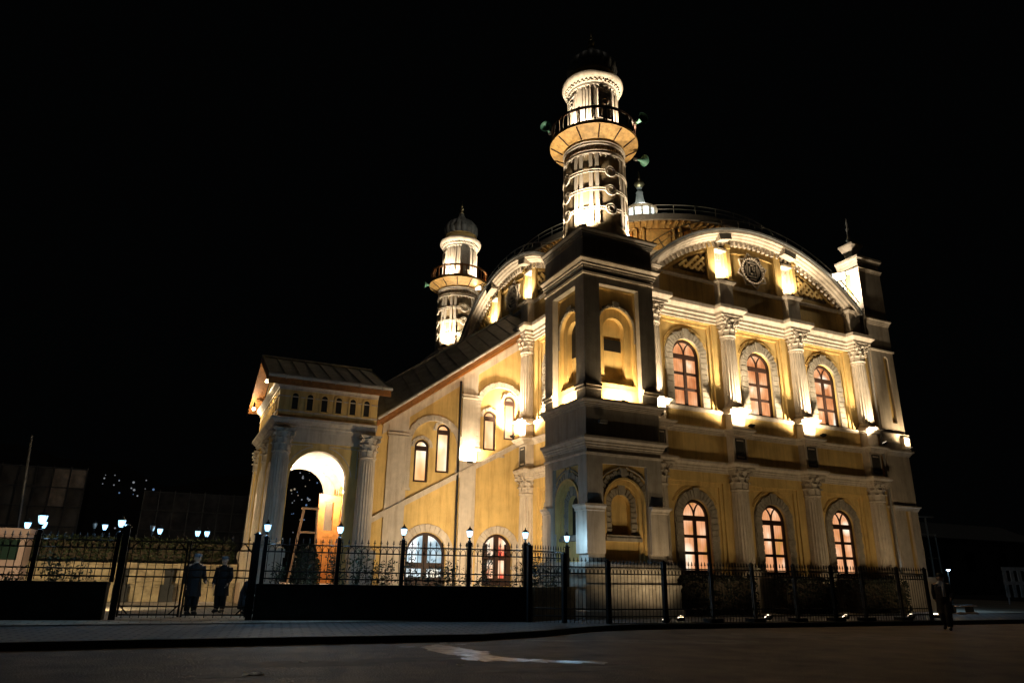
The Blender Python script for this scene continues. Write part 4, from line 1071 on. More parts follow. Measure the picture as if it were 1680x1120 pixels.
leaf_(m, 0, 1.18, 1.02, 4.85); dlo = m.build('door', WD_OR, porch)
m = MB(); m.box(dl, .30, .36, -.03, .09, 2.6, 2.9); m.build('handle', BRASS, dlo)

# ================================================================== fences, gate, lanterns
def iron_panel(p0, p1, zb, rails, ztop, step, nm, parent, mt=IRON, arches=True, rb=.011):
    """railing panel: square bars with spear heads, rails, a row of pointed arches between the two top rails"""
    m = MB(); d = Vector((p1[0]-p0[0], p1[1]-p0[1], 0)); L_ = d.length; d.normalize(); n = max(2, round(L_/step)); st = L_/n
    at = lambda s, z: (p0[0]+d.x*s, p0[1]+d.y*s, z)
    for z in rails: m.tube([at(0, z), at(L_, z)], .02, 4)
    for i in range(n):
        s = st*(i+.5)
        m.tube([at(s, zb), at(s, ztop-.10)], rb, 4)
        m.lathe(at(s, ztop-.10), [(.006, -.02), (.030, .0), (.012, .03), (.022, .045), (.002, .12)], 5)
        m.tube([at(s-.04, ztop-.085), at(s+.04, ztop-.085)], .008, 4)
        if arches and i < n-1:
            a, b = rails[-2]+.01, rails[-1]-.03; sa, sb = s+.012, s+st-.012; mid = (sa+sb)/2
            for q in ((sa, 1), (sb, -1)):
                pts = [at(q[0]+(mid-q[0])*(1-cos(t*pi/2)), a+(b-a)*sin(t*pi/2)) for t in (0, .3, .6, .85, 1)]
                m.tube(pts, .0085, 4)
    return m.build(nm, mt, parent)
def post(x, y, z0, z1, r, parent, mt=IRON):
    m = MB(); m.box(WORLD, x-r, x+r, y-r, y+r, z0, z1); m.box(WORLD, x-r*1.35, x+r*1.35, y-r*1.35, y+r*1.35, z1, z1+.03); m.lathe((x, y, z1+.03), [(r, 0), (r*.6, .05), (.001, .07)], 8)
    return m.build('post', mt, parent)

_lan = None
def lantern(x, y, z, label, power=9, s=1.0, group='lanterns on the iron fence', lit=True):
    """small classic lantern: foot, tapering glass, roof and knob"""
    global _lan
    if _lan is None:
        t = thing('fence_lantern', (0, 0, 0), label, 'lantern', group)
        m = MB(); m.lathe((0, 0, 0), [(.075, 0), (.075, .02), (.035, .05), (.025, .10), (.05, .14), (.06, .16), (.0, .165)], 12); m.build('foot', IRON, t)
        m = MB(); m.lathe((0, 0, 0), [(.055, .165), (.088, .24), (.108, .36), (.108, .38)], 16); m.build('glass', LAMPG, t, smooth=50)
        m = MB(); m.lathe((0, 0, 0), [(.125, .378), (.125, .395), (.085, .43), (.045, .47), (.02, .49), (.03, .51), (.004, .56)], 12)
        for k in range(4):
            a = pi/4+k*pi/2; m.tube([(.06*cos(a), .06*sin(a), .165), (.114*cos(a), .114*sin(a), .385)], .006, 4)
        m.build('cap', IRON, t); _lan = t
    else: t = copy_tree(_lan); tag(t, label, 'lantern', group)
    t.location = (x, y, z); t.scale = (s,)*3
    if lit: point(t, (0, 0, .29), power, COOL, .09)
    return t

FLINE = lambda x: 23.17-.2057*x
def dwarf_wall(pts, label, mt, nm='low_wall'):
    o = MB(); h = .16; q = [(x, y) for x, y in pts]
    o.sweep(q, [(-h, .1), (h, .1), (h, 1.05), (h+.04, 1.06), (h+.04, 1.15), (-h-.04, 1.15), (-h-.04, 1.06), (-h, 1.05)])
    ob = o.build(nm, mt, origin=(*pts[0], .15)); return tag(ob, label, 'wall')
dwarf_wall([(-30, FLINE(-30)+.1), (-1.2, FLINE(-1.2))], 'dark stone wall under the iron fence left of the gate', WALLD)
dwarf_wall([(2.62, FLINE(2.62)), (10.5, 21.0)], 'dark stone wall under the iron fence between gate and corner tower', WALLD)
dwarf_wall([(10.68, 21.02), (12.75, 21.98)], 'short beige stone wall running from fence corner to the tower base', WALLB)
RAILS = (1.30, 1.50, 2.05, 2.25)
def fence_run(label, posts, zb, rails, ztop, pr=.055, ptop=2.42, step=.185, pz=1.14, mt=IRON, base=None):
    t = thing('iron_fence', (*posts[0], pz), label, 'fence')
    for p in posts: post(*p, pz, ptop, pr, t, mt)
    for a, b in zip(posts[:-1], posts[1:]): iron_panel(a, b, zb, rails, ztop, step, 'panel', t, mt)
    return t
pl = [(x, FLINE(x)) for x in (-13.2, -11.2, -9.2, -7.15, -5.14, -3.13, -1.15)]
fence_run('black iron fence with spear tips on the dark wall left of the gate', pl, 1.2, RAILS, 2.44)
pr_ = [(x, FLINE(x)) for x in (2.73, 4.80, 6.68, 8.71, 10.49)]
fence_run('black iron fence with spear tips on the wall before the porch', pr_, 1.2, RAILS, 2.44)
pt_ = [(10.62, 21.03), (12.55, 21.92)]
fence_run('short iron fence with spear tips on the beige wall beside the tower', pt_, 1.2, RAILS, 2.44, step=.14)
for x, y, lb in ((-3.13, FLINE(-3.13), 'lit lantern on the fence post farthest left in view'), (-1.15, FLINE(-1.15), 'lit lantern on the fence post at the left side of the gate'),
                 (2.73, FLINE(2.73), 'lit lantern on the fence post at the right side of the gate'), (4.80, FLINE(4.8), 'lit lantern on the fence post before the open porch door'),
                 (6.68, FLINE(6.68), 'lit lantern on the fence post before the blue-lit arched door'), (8.71, FLINE(8.71), 'lit lantern on the fence post before the red-lit arched door'),
                 (10.49, 21.0, 'lit lantern on the fence post at the end of the dark wall'), (12.55, 21.92, 'lit lantern on the fence post touching the corner tower')):
    lantern(x, y, 2.47, lb, (62 if 2 < x < 5.5 else 30) if x < 12 else 60, 1.05 if x < -2 else .88)
# sliding gate
G0, G1 = (-.98, FLINE(-.98)), (2.50, FLINE(2.5))
gt = thing('iron_gate', ((G0[0]+G1[0])/2, (G0[1]+G1[1])/2, .15), 'closed black iron gate of thin bars between the two dark walls', 'gate')
post(G0[0], G0[1], .15, 2.62, .085, gt); post(G1[0], G1[1], .15, 2.5, .085, gt)
gm = (.70, FLINE(.70)-.02)
for a, b in (((-.86, FLINE(-.86)), (.66, FLINE(.66))), ((.74, FLINE(.74)), (2.40, FLINE(2.40)))):
    lf = iron_panel(a, b, .22, (.30, .52, 1.30, 1.50, 2.05, 2.25), 2.44, .235, 'gate_leaf', gt)
    m = MB()
    for p in (a, b): m.tube([(*p, .24), (*p, 2.3)], .028, 4)
    d = Vector((b[0]-a[0], b[1]-a[1], 0)).normalized()
    for p, sg in ((a, 1), (b, -1)): m.tube([(p[0]+d.x*sg*.02, p[1]+d.y*sg*.02, .55), (p[0]+d.x*sg*.26, p[1]+d.y*sg*.26, .30)], .018, 4); m.tube([(p[0]+d.x*sg*.02, p[1]+d.y*sg*.02, 2.0), (p[0]+d.x*sg*.24, p[1]+d.y*sg*.24, 2.25)], .018, 4)
    m.build('leaf_frame', IRON, lf)
# street fence before the prayer hall
SP = [(10.45, 20.62), (11.35, 20.02), (12.57, 19.42), (14.6, 19.30), (16.4, 19.19), (18.1, 19.09), (19.9, 18.99), (21.6, 18.89), (23.0, 18.80), (24.8, 18.70), (26.25, 18.62)]
t = thing('iron_fence', (12.57, 19.42, .1), 'tall iron fence standing on the street kerb before the prayer hall', 'fence')
for i, p in enumerate(SP): post(*p, .05, 2.35 if i == 0 else 2.12 if i == 1 else 1.93, .065 if i < 4 else .05, t, IRONG if i in (4, 5, 6, 8, 9) else IRON)
for i, (a, b) in enumerate(zip(SP[:-1], SP[1:])): iron_panel(a, b, .12, (.34, .55, 1.58, 1.77), 1.99 if i > 1 else 2.05, .125, 'panel', t, IRON if i < 4 else IRON, rb=.010)
m = MB()
for a, b in zip(SP[2:-1], SP[3:]): pass
m.sweep([(p[0], p[1]) for p in SP[2:]], [(-.12, .05), (.12, .05), (.12, .16), (-.12, .16)])
m.build('fence_kerb', KERB, t)
for i in (4, 5, 6, 7, 8, 9):
    x, y = SP[i]; m = MB(); m.box(WORLD, x-.25, x+.25, y-.2, y+.2, .04, .26); m.build('post_foot', WALLD, t)

# ================================================================== yard
wl = MB(); A, B = (-14, 35.8), (3.15, 35.8)
wl.sweep([A, B, (3.15, 40)], [(-.5, .15), (0, .15), (.0, .76), (.07, .78), (.07, .84), (.0, .86), (.0, .93), (.05, .95), (.05, 1.0), (-.12, 1.02), (-.12, 1.66), (-.06, 1.68), (-.06, 1.74), (-.5, 1.74)])
for i in range(9):
    x = -13.4+i*2.05; wl.box(WORLD, x-.22, x+.22, 35.68, 35.83, .95, 1.76)
tag(wl.build('retaining_wall', WALLB, origin=(-5, 35.8, .15)), 'stepped ochre stone retaining wall with mouldings across the mosque yard', 'wall')
def leafcloud(m, c, rx, ry, rz, n, size, rnd, box=False, mi=(0,)):
    for k in range(n):
        if box: p = [rnd.uniform(-1, 1) for _ in range(3)]; q = max(range(3), key=lambda i: abs(p[i])); 
        else:
            while True:
                p = [rnd.uniform(-1, 1) for _ in range(3)]
                if sum(a*a for a in p) < 1: break
        x, y, z = c[0]+p[0]*rx, c[1]+p[1]*ry, c[2]+p[2]*rz
        d = Vector((rnd.gauss(0, 1), rnd.gauss(0, 1), rnd.gauss(0, .7)+.2)).normalized(); e = d.cross(Vector((rnd.gauss(0, 1), rnd.gauss(0, 1), rnd.gauss(0, 1)))).normalized()
        s = size*rnd.uniform(.6, 1.3); b = Vector((x, y, z)); f = d.cross(e)
        m.add([b-d*s, b+e*s*.42+f*s*.1, b+d*s, b-e*s*.42+f*s*.1], [(0, 1, 2, 3)], rnd.choice(mi))
def shrub_proto(seed, h, spread, n, leaf=.055):
    rnd = random.Random(seed); m = MB(); st = MB()
    for k in range(rnd.randint(4, 6)):
        a = rnd.uniform(0, 2*pi); pts = [(0, 0, 0)]; x = y = 0
        dx, dy = cos(a)*spread, sin(a)*spread; H = h*rnd.uniform(.65, 1)
        for j in range(1, 7):
            t = j/6; x, y = dx*t+rnd.gauss(0, .02), dy*t+rnd.gauss(0, .02); pts.append((x, y, H*t))
        st.tube(pts, [.014-.0016*j for j in range(7)], 5)
        for q in range(n):
            t = rnd.uniform(.18, 1.02); i = min(5, int(t*6)); f = t*6-i
            p = Vector(pts[i]).lerp(Vector(pts[i+1]), f)+Vector((rnd.gauss(0, .09), rnd.gauss(0, .09), rnd.gauss(0, .04)))
            leafcloud(m, p, .01, .01, .01, 1, leaf, rnd, mi=(0, 0, 1))
    t = thing('shrub', (0, 0, 0), 'thin leafy shrub', 'shrub', 'young shrubs behind the iron fence')
    m.build('foliage', [LEAF, LEAF2], t); st.build('stem', BARK, t); return t
protos = [shrub_proto(5, 1.9, .22, 60), shrub_proto(6, 1.55, .30, 75), shrub_proto(8, 1.25, .34, 70), shrub_proto(9, 1.75, .16, 45)]
SH = [(3.35, 0, 'slender shrub behind the fence left of the porch arch'), (4.05, 2, 'low shrub behind the fence beside the stepladder'), (5.0, 1, 'bushy shrub in front of the orange door, left of its lantern'), (5.45, 0, 'tall shrub just right of the lantern before the porch door'),
      (5.95, 3, 'narrow shrub before the right porch column'), (6.35, 1, 'shrub left of the lantern before the blue-lit door'), (7.0, 3, 'narrow shrub overlapping the left edge of the blue-lit door'), (7.5, 2, 'low shrub in front of the blue-lit door'),
      (8.05, 1, 'bushy shrub between the two arched wing doors'), (8.45, 0, 'tall shrub left of the lantern before the red-lit door'), (9.1, 2, 'low shrub at the left edge of the red-lit door'), (9.55, 3, 'narrow shrub in front of the red-lit door'),
      (10.1, 2, 'low shrub right of the red-lit door'), (10.9, 1, 'bushy shrub behind the short fence, nearer the fence corner'), (11.5, 0, 'tall shrub in the middle of the short fence by the tower'), (12.0, 2, 'low shrub behind the short fence, nearest the tower'),
      (-3.6, 2, 'low shrub behind the fence below the farthest left lantern'), (-2.6, 1, 'bushy shrub behind the fence between the two left lanterns'), (-2.0, 2, 'low shrub behind the fence near the left gate post'), (-4.6, 1, 'bushy shrub at the left edge of the photo before the kiosk'), (-4.1, 2, 'low shrub behind the fence beside the kiosk')]
used = set()
for i, (x, k, lb) in enumerate(SH):
    y = (FLINE(x) if x < 10.5 else 21.0+(x-10.5)*.47)+.55+.12*((i*7) % 3)
    o = protos[k] if k not in used else copy_tree(protos[k]); used.add(k)
    o.location = (x, y, .55 if x > 10.5 else .5); o.rotation_euler = (0, 0, i*1.3); o.scale = (1, 1, .82+.1*((i*5) % 4)); tag(o, lb, 'shrub', 'young shrubs behind the iron fence')
m = MB(); m.add([(x, FLINE(x)+d, .5) for x, d in ((-14, .2), (-1.3, .2), (-1.3, 1.5), (-14, 1.5))], [(0, 1, 2, 3)]); m.add([(2.75, FLINE(2.75)+.2, .5), (10.5, 21.2, .5), (12.8, 22.1, .5), (12.8, 23.2, .5), (10.5, 22.6, .5), (2.75, FLINE(2.75)+1.5, .5)], [(0, 1, 2, 3, 4, 5)])
tag(m.build('planting_bed', EARTH), kind='structure')
# hedges
def hedge(x0, x1, y0, y1, z0, z1, n, label, cat='hedge', leaf=.07, grp=None, seed=1):
    rnd = random.Random(seed); t = thing('hedge', ((x0+x1)/2, (y0+y1)/2, z0), label, cat, grp)
    core = MB(); core.box(WORLD, x0+.1, x1-.1, y0+.1, y1-.1, z0, z1-.12); core.build('twigs', BARK, t)
    m = MB()
    for k in range(n):
        f = rnd.random(); x = rnd.uniform(x0, x1); y = rnd.uniform(y0, y1); z = rnd.uniform(z0, z1)
        if f < .5: y = y0+rnd.gauss(0, .04)
        elif f < .8: z = z1+rnd.gauss(0, .06)
        else: x = rnd.choice((x0, x1))+rnd.gauss(0, .05)
        leafcloud(m, (x, y, z), .02, .02, .02, 1, leaf, rnd, mi=(0, 0, 0, 1))
    m.build('foliage', [HLEAF, HLEAF] if grp else [LEAF, LEAF2], t); return t
HLEAF = mat('unlit_hedge_leaf', (.007, .011, .004), .7, var=.5, scale=9)  # hedges' lack of light put into a near-black leaf colour
hedge(17.2, 21.35, 22.3, 23.2, .15, 1.52, 2600, 'dark clipped hedge under the first ground-floor window beside the tower', grp='hedges under the hall windows', seed=1)
hedge(22.9, 25.7, 22.3, 23.2, .15, 1.48, 1900, 'dark clipped hedge under the middle ground-floor window', grp='hedges under the hall windows', seed=2)
hedge(27.2, 30.2, 22.3, 23.2, .15, 1.48, 1900, 'dark clipped hedge under the last ground-floor window', grp='hedges under the hall windows', seed=3)
hedge(-8.8, 3.0, 36.6, 37.6, 1.6, 2.75, 5200, 'long dark green hedge along the top of the stone retaining wall', seed=4, leaf=.09)
# conical clipped shrub by the stepladder
rnd = random.Random(21); t = thing('topiary', (4.85, 27.6, .2), 'dark clipped evergreen standing in front of the porch steps', 'topiary')
m = MB()
for k in range(2600):
    z = rnd.uniform(.25, 2.45); rr = .50*(1-max(0, z-1.7)*.75)*rnd.uniform(.8, 1.03); a = rnd.uniform(0, 2*pi)
    leafcloud(m, (4.85+rr*cos(a), 27.6+rr*sin(a), z), .01, .01, .01, 1, .06, rnd, mi=(0, 0, 1))
m.build('foliage', [LEAF, LEAF2], t); m = MB(); m.lathe((4.85, 27.6, 0), [(.05, .17), (.38, .3), (.42, 1.6), (.25, 2.3), (.0, 2.4)], 16); m.build('trunk', BARK, t)
# wooden step stand
t = thing('stepladder', (5.3, 30.9, 1.0), 'pale wooden stepladder standing inside the porch archway', 'ladder')
m = MB()
lg = [((5.02, 30.55, 3.98), (4.64, 30.3, 1.0)), ((5.56, 30.55, 3.98), (5.70, 30.3, 1.0)), ((5.09, 30.77, 3.98), (4.78, 31.2, 1.0)), ((5.62, 30.77, 3.98), (5.80, 31.2, 1.0))]
for a, b in lg: m.tube([a, b], .036, 4)
m.build('legs', mat('raw_timber', (.62, .42, .25), .7, var=.25, scale=6), t); W3 = bpy.data.materials['raw_timber']
m = MB(); m.box(WORLD, 4.97, 5.67, 30.48, 30.84, 3.96, 4.02); m.build('top_board', W3, t)
for z in (3.03, 2.08, 1.4):
    f_ = (3.98-z)/2.98; m = MB(); P = [Vector(a).lerp(Vector(b), f_) for a, b in lg]
    m.tube([P[0], P[1]], .035, 4); m.tube([P[2], P[3]], .03, 4); m.tube([P[0], P[2]], .03, 4); m.tube([P[1], P[3]], .03, 4); m.build('rung', W3, t)
# distant yard lamps
_yl = None
for x, y, h, lb, pw in ((-5.45, 37.6, 3.2, 'lit yard lamp post, leftmost of the far row', 12), (-4.85, 37.6, 3.25, 'lit yard lamp post just under the big left fence lantern', 12), (-2.85, 43, 3.5, 'lit yard lamp post left of the gate, beyond the hedge', 12), (-.25, 42, 3.35, 'lit yard lamp post seen over the left half of the gate', 12), (1.55, 41.5, 3.28, 'lit yard lamp post over the gate, left one of a close pair', 12), (2.0, 41.5, 3.28, 'lit yard lamp post over the gate, right one of a close pair', 12), (-3.4, 44, 3.6, 'unlit yard lamp post beyond the hedge left of a lit one', 0), (-.62, 42, 3.5, 'unlit yard lamp post seen over the gate', 0), (4.55, 40, 2.65, 'lit yard lamp seen through the porch archway', 10)):
    if _yl is None:
        t = thing('yard_lamp', (0, 0, 0), lb, 'lamp post', 'lamp posts in the yard')
        m = MB(); m.lathe((0, 0, 0), [(.09, -3.1), (.09, -2.9), (.05, -2.8), (.04, -.2), (.07, -.16), (.03, -.1), (.08, -.02)], 10); m.build('pole', IRON, t)
        m = MB(); m.lathe((0, 0, 0), [(.08, -.02), (.15, .12), (.17, .24)], 12); m.build('glass', LAMPG, t, smooth=50)
        m = MB(); m.lathe((0, 0, 0), [(.20, .24), (.12, .32), (.03, .40), (.005, .48)], 12); m.build('cap', IRON, t); _yl = t
    else: t = copy_tree(_yl); tag(t, lb, 'lamp post', 'lamp posts in the yard')
    t.location = (x, y, h-.1); t.scale = (.75, .75, 1)
    if pw: point(t, (0, 0, .1), pw, COOL, .1)
    else:
        for c in t.children:
            if c.name.startswith('glass'): c.data = c.data.copy(); c.data.materials[0] = GUT
# kiosk at the left edge
t = thing('kiosk', (-5.3, 33, .17), 'small pale kiosk with a dark green window at the left edge', 'kiosk')
KW = mat('pinkish_white_panel', (.22, .16, .145), .6, var=.1)
m = MB(); m.box(WORLD, -6.6, -4.72, 33, 34.6, .17, 2.72); m.build('wall', KW, t)
m = MB(); m.box(WORLD, -6.7, -4.62, 32.9, 34.7, 2.72, 2.9); m.build('roof', KW, t)
m = MB(); m.ring(Fr(0, 33, (1, 0), (0, -1)), rect(-5.6, 1.4, 1.75, 2.5), rect(-5.6, 1.6, 1.65, 2.6), -.01, .05, closed=True); wf = m.build('window', KW, t)
m = MB(); m.box(WORLD, -6.3, -4.9, 32.985, 33.0, 1.75, 2.5); m.build('pane', mat('dark_green_glass', (.012, .025, .02), .15, var=.2), wf)
# urns / planters on the wall ledge
for x, lb in ((.42, 'dark square planter on the wall ledge behind the gate bars'), (-1.35, 'dark square planter on the wall ledge left of the gate')):
    m = MB(); m.lathe((x, 35.45, 0), [(.20, 1.0-.85+.7), (.20, .95), (.24, 1.3), (.27, 1.42), (.27, 1.48), (.2, 1.48)], 4, a0=pi/4, a1=2*pi+pi/4); m.box(WORLD, x-.28, x+.28, 35.2, 35.7, .17, .86)
    tag(m.build('planter', WALLD, origin=(x, 35.45, .17)), lb, 'planter')

# ================================================================== far buildings wrapped for construction
TARP = mat('dusty_tarpaulin', (.22, .20, .18), .7, var=.5, scale=.5, bump=.3, bscale=2); TARPP = mat('pale_plastic_sheet', (.75, .60, .48), .45, var=.5, scale=1.2, bump=.8, bscale=2.5)
NETM = mat('dark_netting', (.13, .12, .12), .9, var=.6, scale=.7)
def wrapped(x0, x1, y, z1, nx_, nz_, label, mats, pale=()):
    t = thing('building', ((x0+x1)/2, y, 0), label, 'building'); m = MB(); m.box(WORLD, x0+.3, x1-.3, y+.6, y+8, 0, z1-.3); m.build('shell', WALLD, t)
    for nm, mt, sel in (('tarpaulin', mats, lambda i, j: (i, j) not in pale), ('plastic_sheet', TARPP, lambda i, j: (i, j) in pale)):
        m = MB(); dx, dz = (x1-x0)/nx_, z1/nz_; rnd = random.Random(nx_)
        for i in range(nx_):
            for j in range(nz_):
                sg = rnd.uniform(-.15, .15); ph = rnd.uniform(0, 6)
                if not sel(i, j): continue
                P = []; k = 7
                for a in range(k+1):
                    for b in range(k+1):
                        u, v = a/k, b/k; bul = sin(pi*u)*sin(pi*v)
                        P.append((x0+(i+u)*dx, y+.25-.28*bul*(1+sg)+.06*sin(9*u+7*v+ph)*bul, (j+v)*dz))
                m.add(P, [(a*(k+1)+b, a*(k+1)+b+1, (a+1)*(k+1)+b+1, (a+1)*(k+1)+b) for a in range(k) for b in range(k)])
        if m.v: m.build(nm, mt, t, smooth=60)
    m = MB()
    for i in range(nx_+1): m.tube([(x0+(x1-x0)*i/nx_, y-.05, 0), (x0+(x1-x0)*i/nx_, y-.05, z1+.2)], .05, 5)
    for j in range(nz_+1): m.tube([(x0, y-.1, z1*j/nz_), (x1, y-.1, z1*j/nz_)], .05, 5)
    m.build('scaffold', IRONG, t)
wrapped(-16.4, -6.7, 70, 9.4, 8, 6, 'building wrapped in dusty tarpaulin and scaffold at the far left', TARP, {(6, 5), (7, 5), (6, 4)})
wrapped(-2.2, 6.6, 72, 8.1, 7, 5, 'dark netted building behind the gate, left of the porch', NETM)
m = MB(); m.tube([(-6.7, 45, .1), (-6.9, 45, 3), (-7.23, 45, 8.2)], [.10, .09, .06], 8); tag(m.build('utility_pole', IRONG, origin=(-6.7, 45, .1)), 'thin leaning grey pole in front of the tarpaulin-wrapped building', 'pole')

# ================================================================== fittings on the mosque
_sp = None
def horn(loc, d, label):
    global _sp
    if _sp is None:
        t = thing('loudspeaker', (0, 0, 0), label, 'loudspeaker', 'horn loudspeakers on the minarets')
        m = MB(); m.lathe((0, 0, 0), [(.05, .32), (.055, .2), (.07, .05), (.11, -.12), (.19, -.27), (.29, -.36), (.31, -.37), (.28, -.355), (.17, -.24), (.08, -.06), (.02, .1)], 24); m.build('bell', HORN, t, smooth=50)
        m = MB(); m.lathe((0, 0, 0), [(.0, .48), (.085, .47), (.09, .30), (.05, .28)], 16); m.build('driver', IRONG, t)
        m = MB(); m.tube([(0, 0, .2), (0, .16, .25), (0, .2, .45)], .018, 6); m.build('bracket', IRON, t); _sp = t
    else: t = copy_tree(_sp); tag(t, label, 'loudspeaker', 'horn loudspeakers on the minarets')
    t.location = loc; aim(t, d); t.scale = (.85,)*3; return t
horn((13.20, 24.5, 21.05), (-.7, -.72, -.1), 'green horn loudspeaker on the left of the near minaret balcony')
horn((16.80, 22.35, 21.30), (.05, -1, -.05), 'green horn loudspeaker on the right of the near minaret railing')
horn((17.05, 22.75, 19.55), (.85, .2, .25), 'pale horn loudspeaker hanging below the near minaret balcony, facing right')
horn((13.65, 42.3, 20.05), (-1, .1, -.05), 'green horn loudspeaker at the left of the far minaret balcony')
horn((17.35, 40.9, 19.65), (.6, -.7, -.2), 'dim horn loudspeaker at the right of the far minaret balcony')
t = thing('security_camera', (14.1, 21.99, 6.95), 'small security camera on the dark band of the corner tower', 'camera')
m = MB(); m.tube([(14.1, 22.0, 7.0), (14.1, 21.86, 6.98)], .03, 6); m.build('bracket', IRONG, t)
m = MB(); m.box(WORLD, 13.92, 14.26, 21.78, 21.88, 6.90, 7.0); m.box(WORLD, 13.90, 14.28, 21.76, 21.90, 7.0, 7.015); m.build('housing', GUT, t)

# floodlights: (place, direction, watts, label, group)
def fl(fr, u, o, z, du, do, dz, pw, lb, grp, **k):
    p = fr.pt(u, o, z); q = fr.pt(u+du, o+do, z+dz)
    return floodlight(p, Vector(q)-Vector(p), pw, lb, grp, **k)
GP = 'floodlights below the upper pilasters'; GN = 'floodlights in the pediment niches'
PWR = dict(pil=1750, niche=420, tow=125, min=1350)
for i, c in enumerate(PR[1:]):
    fl(FR, c+(.05 if i < 2 else -.15), 1.14, 7.84, -.02 if i < 2 else -.34, -.30, 1, PWR['pil']*(1 if i < 2 else .8), ['small floodlight on the ledge under the first lit pilaster right of the tower', 'small floodlight on the ledge under the middle lit pilaster', 'small floodlight on the ledge under the last lit pilaster before the pylon'][i], GP, color=WARMW, ang=150 if i < 2 else 92)
fl(FR, 17.6, 1.05, 7.86, 0, -.26, 1, PWR['pil']*.7, 'small floodlight on the ledge tucked behind the tower edge', GP, color=WARMW, ang=150)
for i, c in enumerate((PR[1]+.04, PR[2]+.04)):
    fl(FR, c, .36, 15.08, 0, -.14, 1, PWR['niche'], ['floodlight at the foot of the niche left of the right-hand star emblem', 'floodlight at the foot of the niche right of the star emblem'][i], GN, color=WARMW, ang=140, size=.7)
for i, c in enumerate((PL[1]+.04, PL[2]+.04)):
    fl(FL, c, .36, 15.08, 0, -.14, 1, PWR['niche'], ['floodlight at the foot of the side niche nearest the tower', 'floodlight at the foot of the side niche above the stair roof'][i], GN, color=WARMW, ang=140, size=.7)
fl(FL, PL[1]-.1, 1.0, 7.85, 0, -.25, 1, 2600, 'strong floodlight on the ledge where the stair wing meets the hall', GP, color=WARMW, ang=155)
fl(FL, PL[0], 1.05, 7.85, 0, -.2, 1, 600, 'small floodlight on the side ledge hidden behind the tower', GP, color=WARMW, ang=150)
tf1 = Fr(13.45, 22.0, (1, 0), (0, -1)); tf2 = Fr(13.45, 22.0, (0, 1), (-1, 0)); GT = 'floodlights on the corner tower'
fl(tf1, 1.66, .05, 7.86, 0, -.20, 1, PWR['tow'], 'small floodlight on the ledge under the right tower niche', GT, color=WARM, ang='bar')
fl(tf2, 1.60, .05, 7.86, 0, -.20, 1, PWR['tow']*1.1, 'small floodlight on the ledge under the left tower niche', GT, color=WARM, ang='bar')
floodlight((13.62, 22.18, 15.12), (.30, .30, 1), PWR['min'], 'floodlight on the tower roof corner shining up the near minaret', 'minaret floodlights', color=(1, .84, .61), ang=110)
floodlight((13.75, 24.9, 15.1), (.35, -.35, 1), PWR['min']*.45, 'floodlight on the tower roof left of the near minaret', 'minaret floodlights', color=(1, .84, .61), ang=110)
floodlight((16.5, 22.3, 15.1), (-.35, .35, 1), PWR['min']*.35, 'floodlight on the tower roof right of the near minaret', 'minaret floodlights', color=(1, .84, .61), ang=110)
for (x, y, lb) in ((13.62, 22.9, 'floodlight on the near minaret balcony, left side'), (16.55, 22.4, 'floodlight on the near minaret balcony, right side'), (15.2, 25.2, 'floodlight on the near minaret balcony, far side')):
    floodlight((x, y, 20.28), ((15.11-x)*.55, (23.6-y)*.55, 1.6), 800, lb, 'minaret floodlights', color=(1, .84, .61), ang=120, size=.8)
floodlight((14.2, 40.3, 15.25), (.30, .30, 1), PWR['min'], 'floodlight at the foot of the far minaret', 'minaret floodlights', color=(1, .84, .61), ang=110)
floodlight((16.9, 40.2, 15.2), (-.30, .35, 1), PWR['min']*.6, 'floodlight right of the foot of the far minaret', 'minaret floodlights', color=(1, .84, .61), ang=110)
for (x, y, lb) in ((14.3, 40.9, 'floodlight on the far minaret balcony, left side'), (16.9, 40.7, 'floodlight on the far minaret balcony, right side')):
    floodlight((x, y, 20.28), ((15.62-x)*.55, (41.8-y)*.55, 1.6), 1000, lb, 'minaret floodlights', color=(1, .84, .61), ang=120, size=.8)
floodlight((16.55, 40.55, 19.72), (-.55, -.8, -.25), 320, 'bright floodlight below the far minaret balcony, glaring toward the street', 'minaret floodlights', color=(1, .86, .64), size=1.6)
floodlight((13.9, 25.2, 20.7), (15.62-13.9, 41.8-25.2, 24.4-20.7), 900, 'floodlight on the near minaret balcony pointed at the far dome', 'minaret floodlights', color=(1, .9, .75), ang=22, blend=.6)
fl(Fr(0, YW, (1, 0), (0, -1)), 12.42, .26, 6.50, 0, -.12, 1, 190, 'small floodlight on a bracket at the middle strip of the stair wing', 'wall floodlights', color=WARMW, ang='bar', barw=.5)
floodlight((29.95, 23.38, 16.62), (-.75, -.58, -.33), 140, 'glaring floodlight on the arch end beside the pylon', 'pylon floodlights', color=(1, .84, .60), ang=150, size=2.6)
floodlight((30.75, 24.2, 16.5), (.9, .12, .34), 480, 'floodlight on the arch end turned to the pylon face', 'pylon floodlights', color=(1, .84, .62), ang=165)
floodlight((33.45, 23.25, 7.86), (0, .16, 1), 260, 'small floodlight on the pylon ledge', 'pylon floodlights', color=WARM, ang=140)
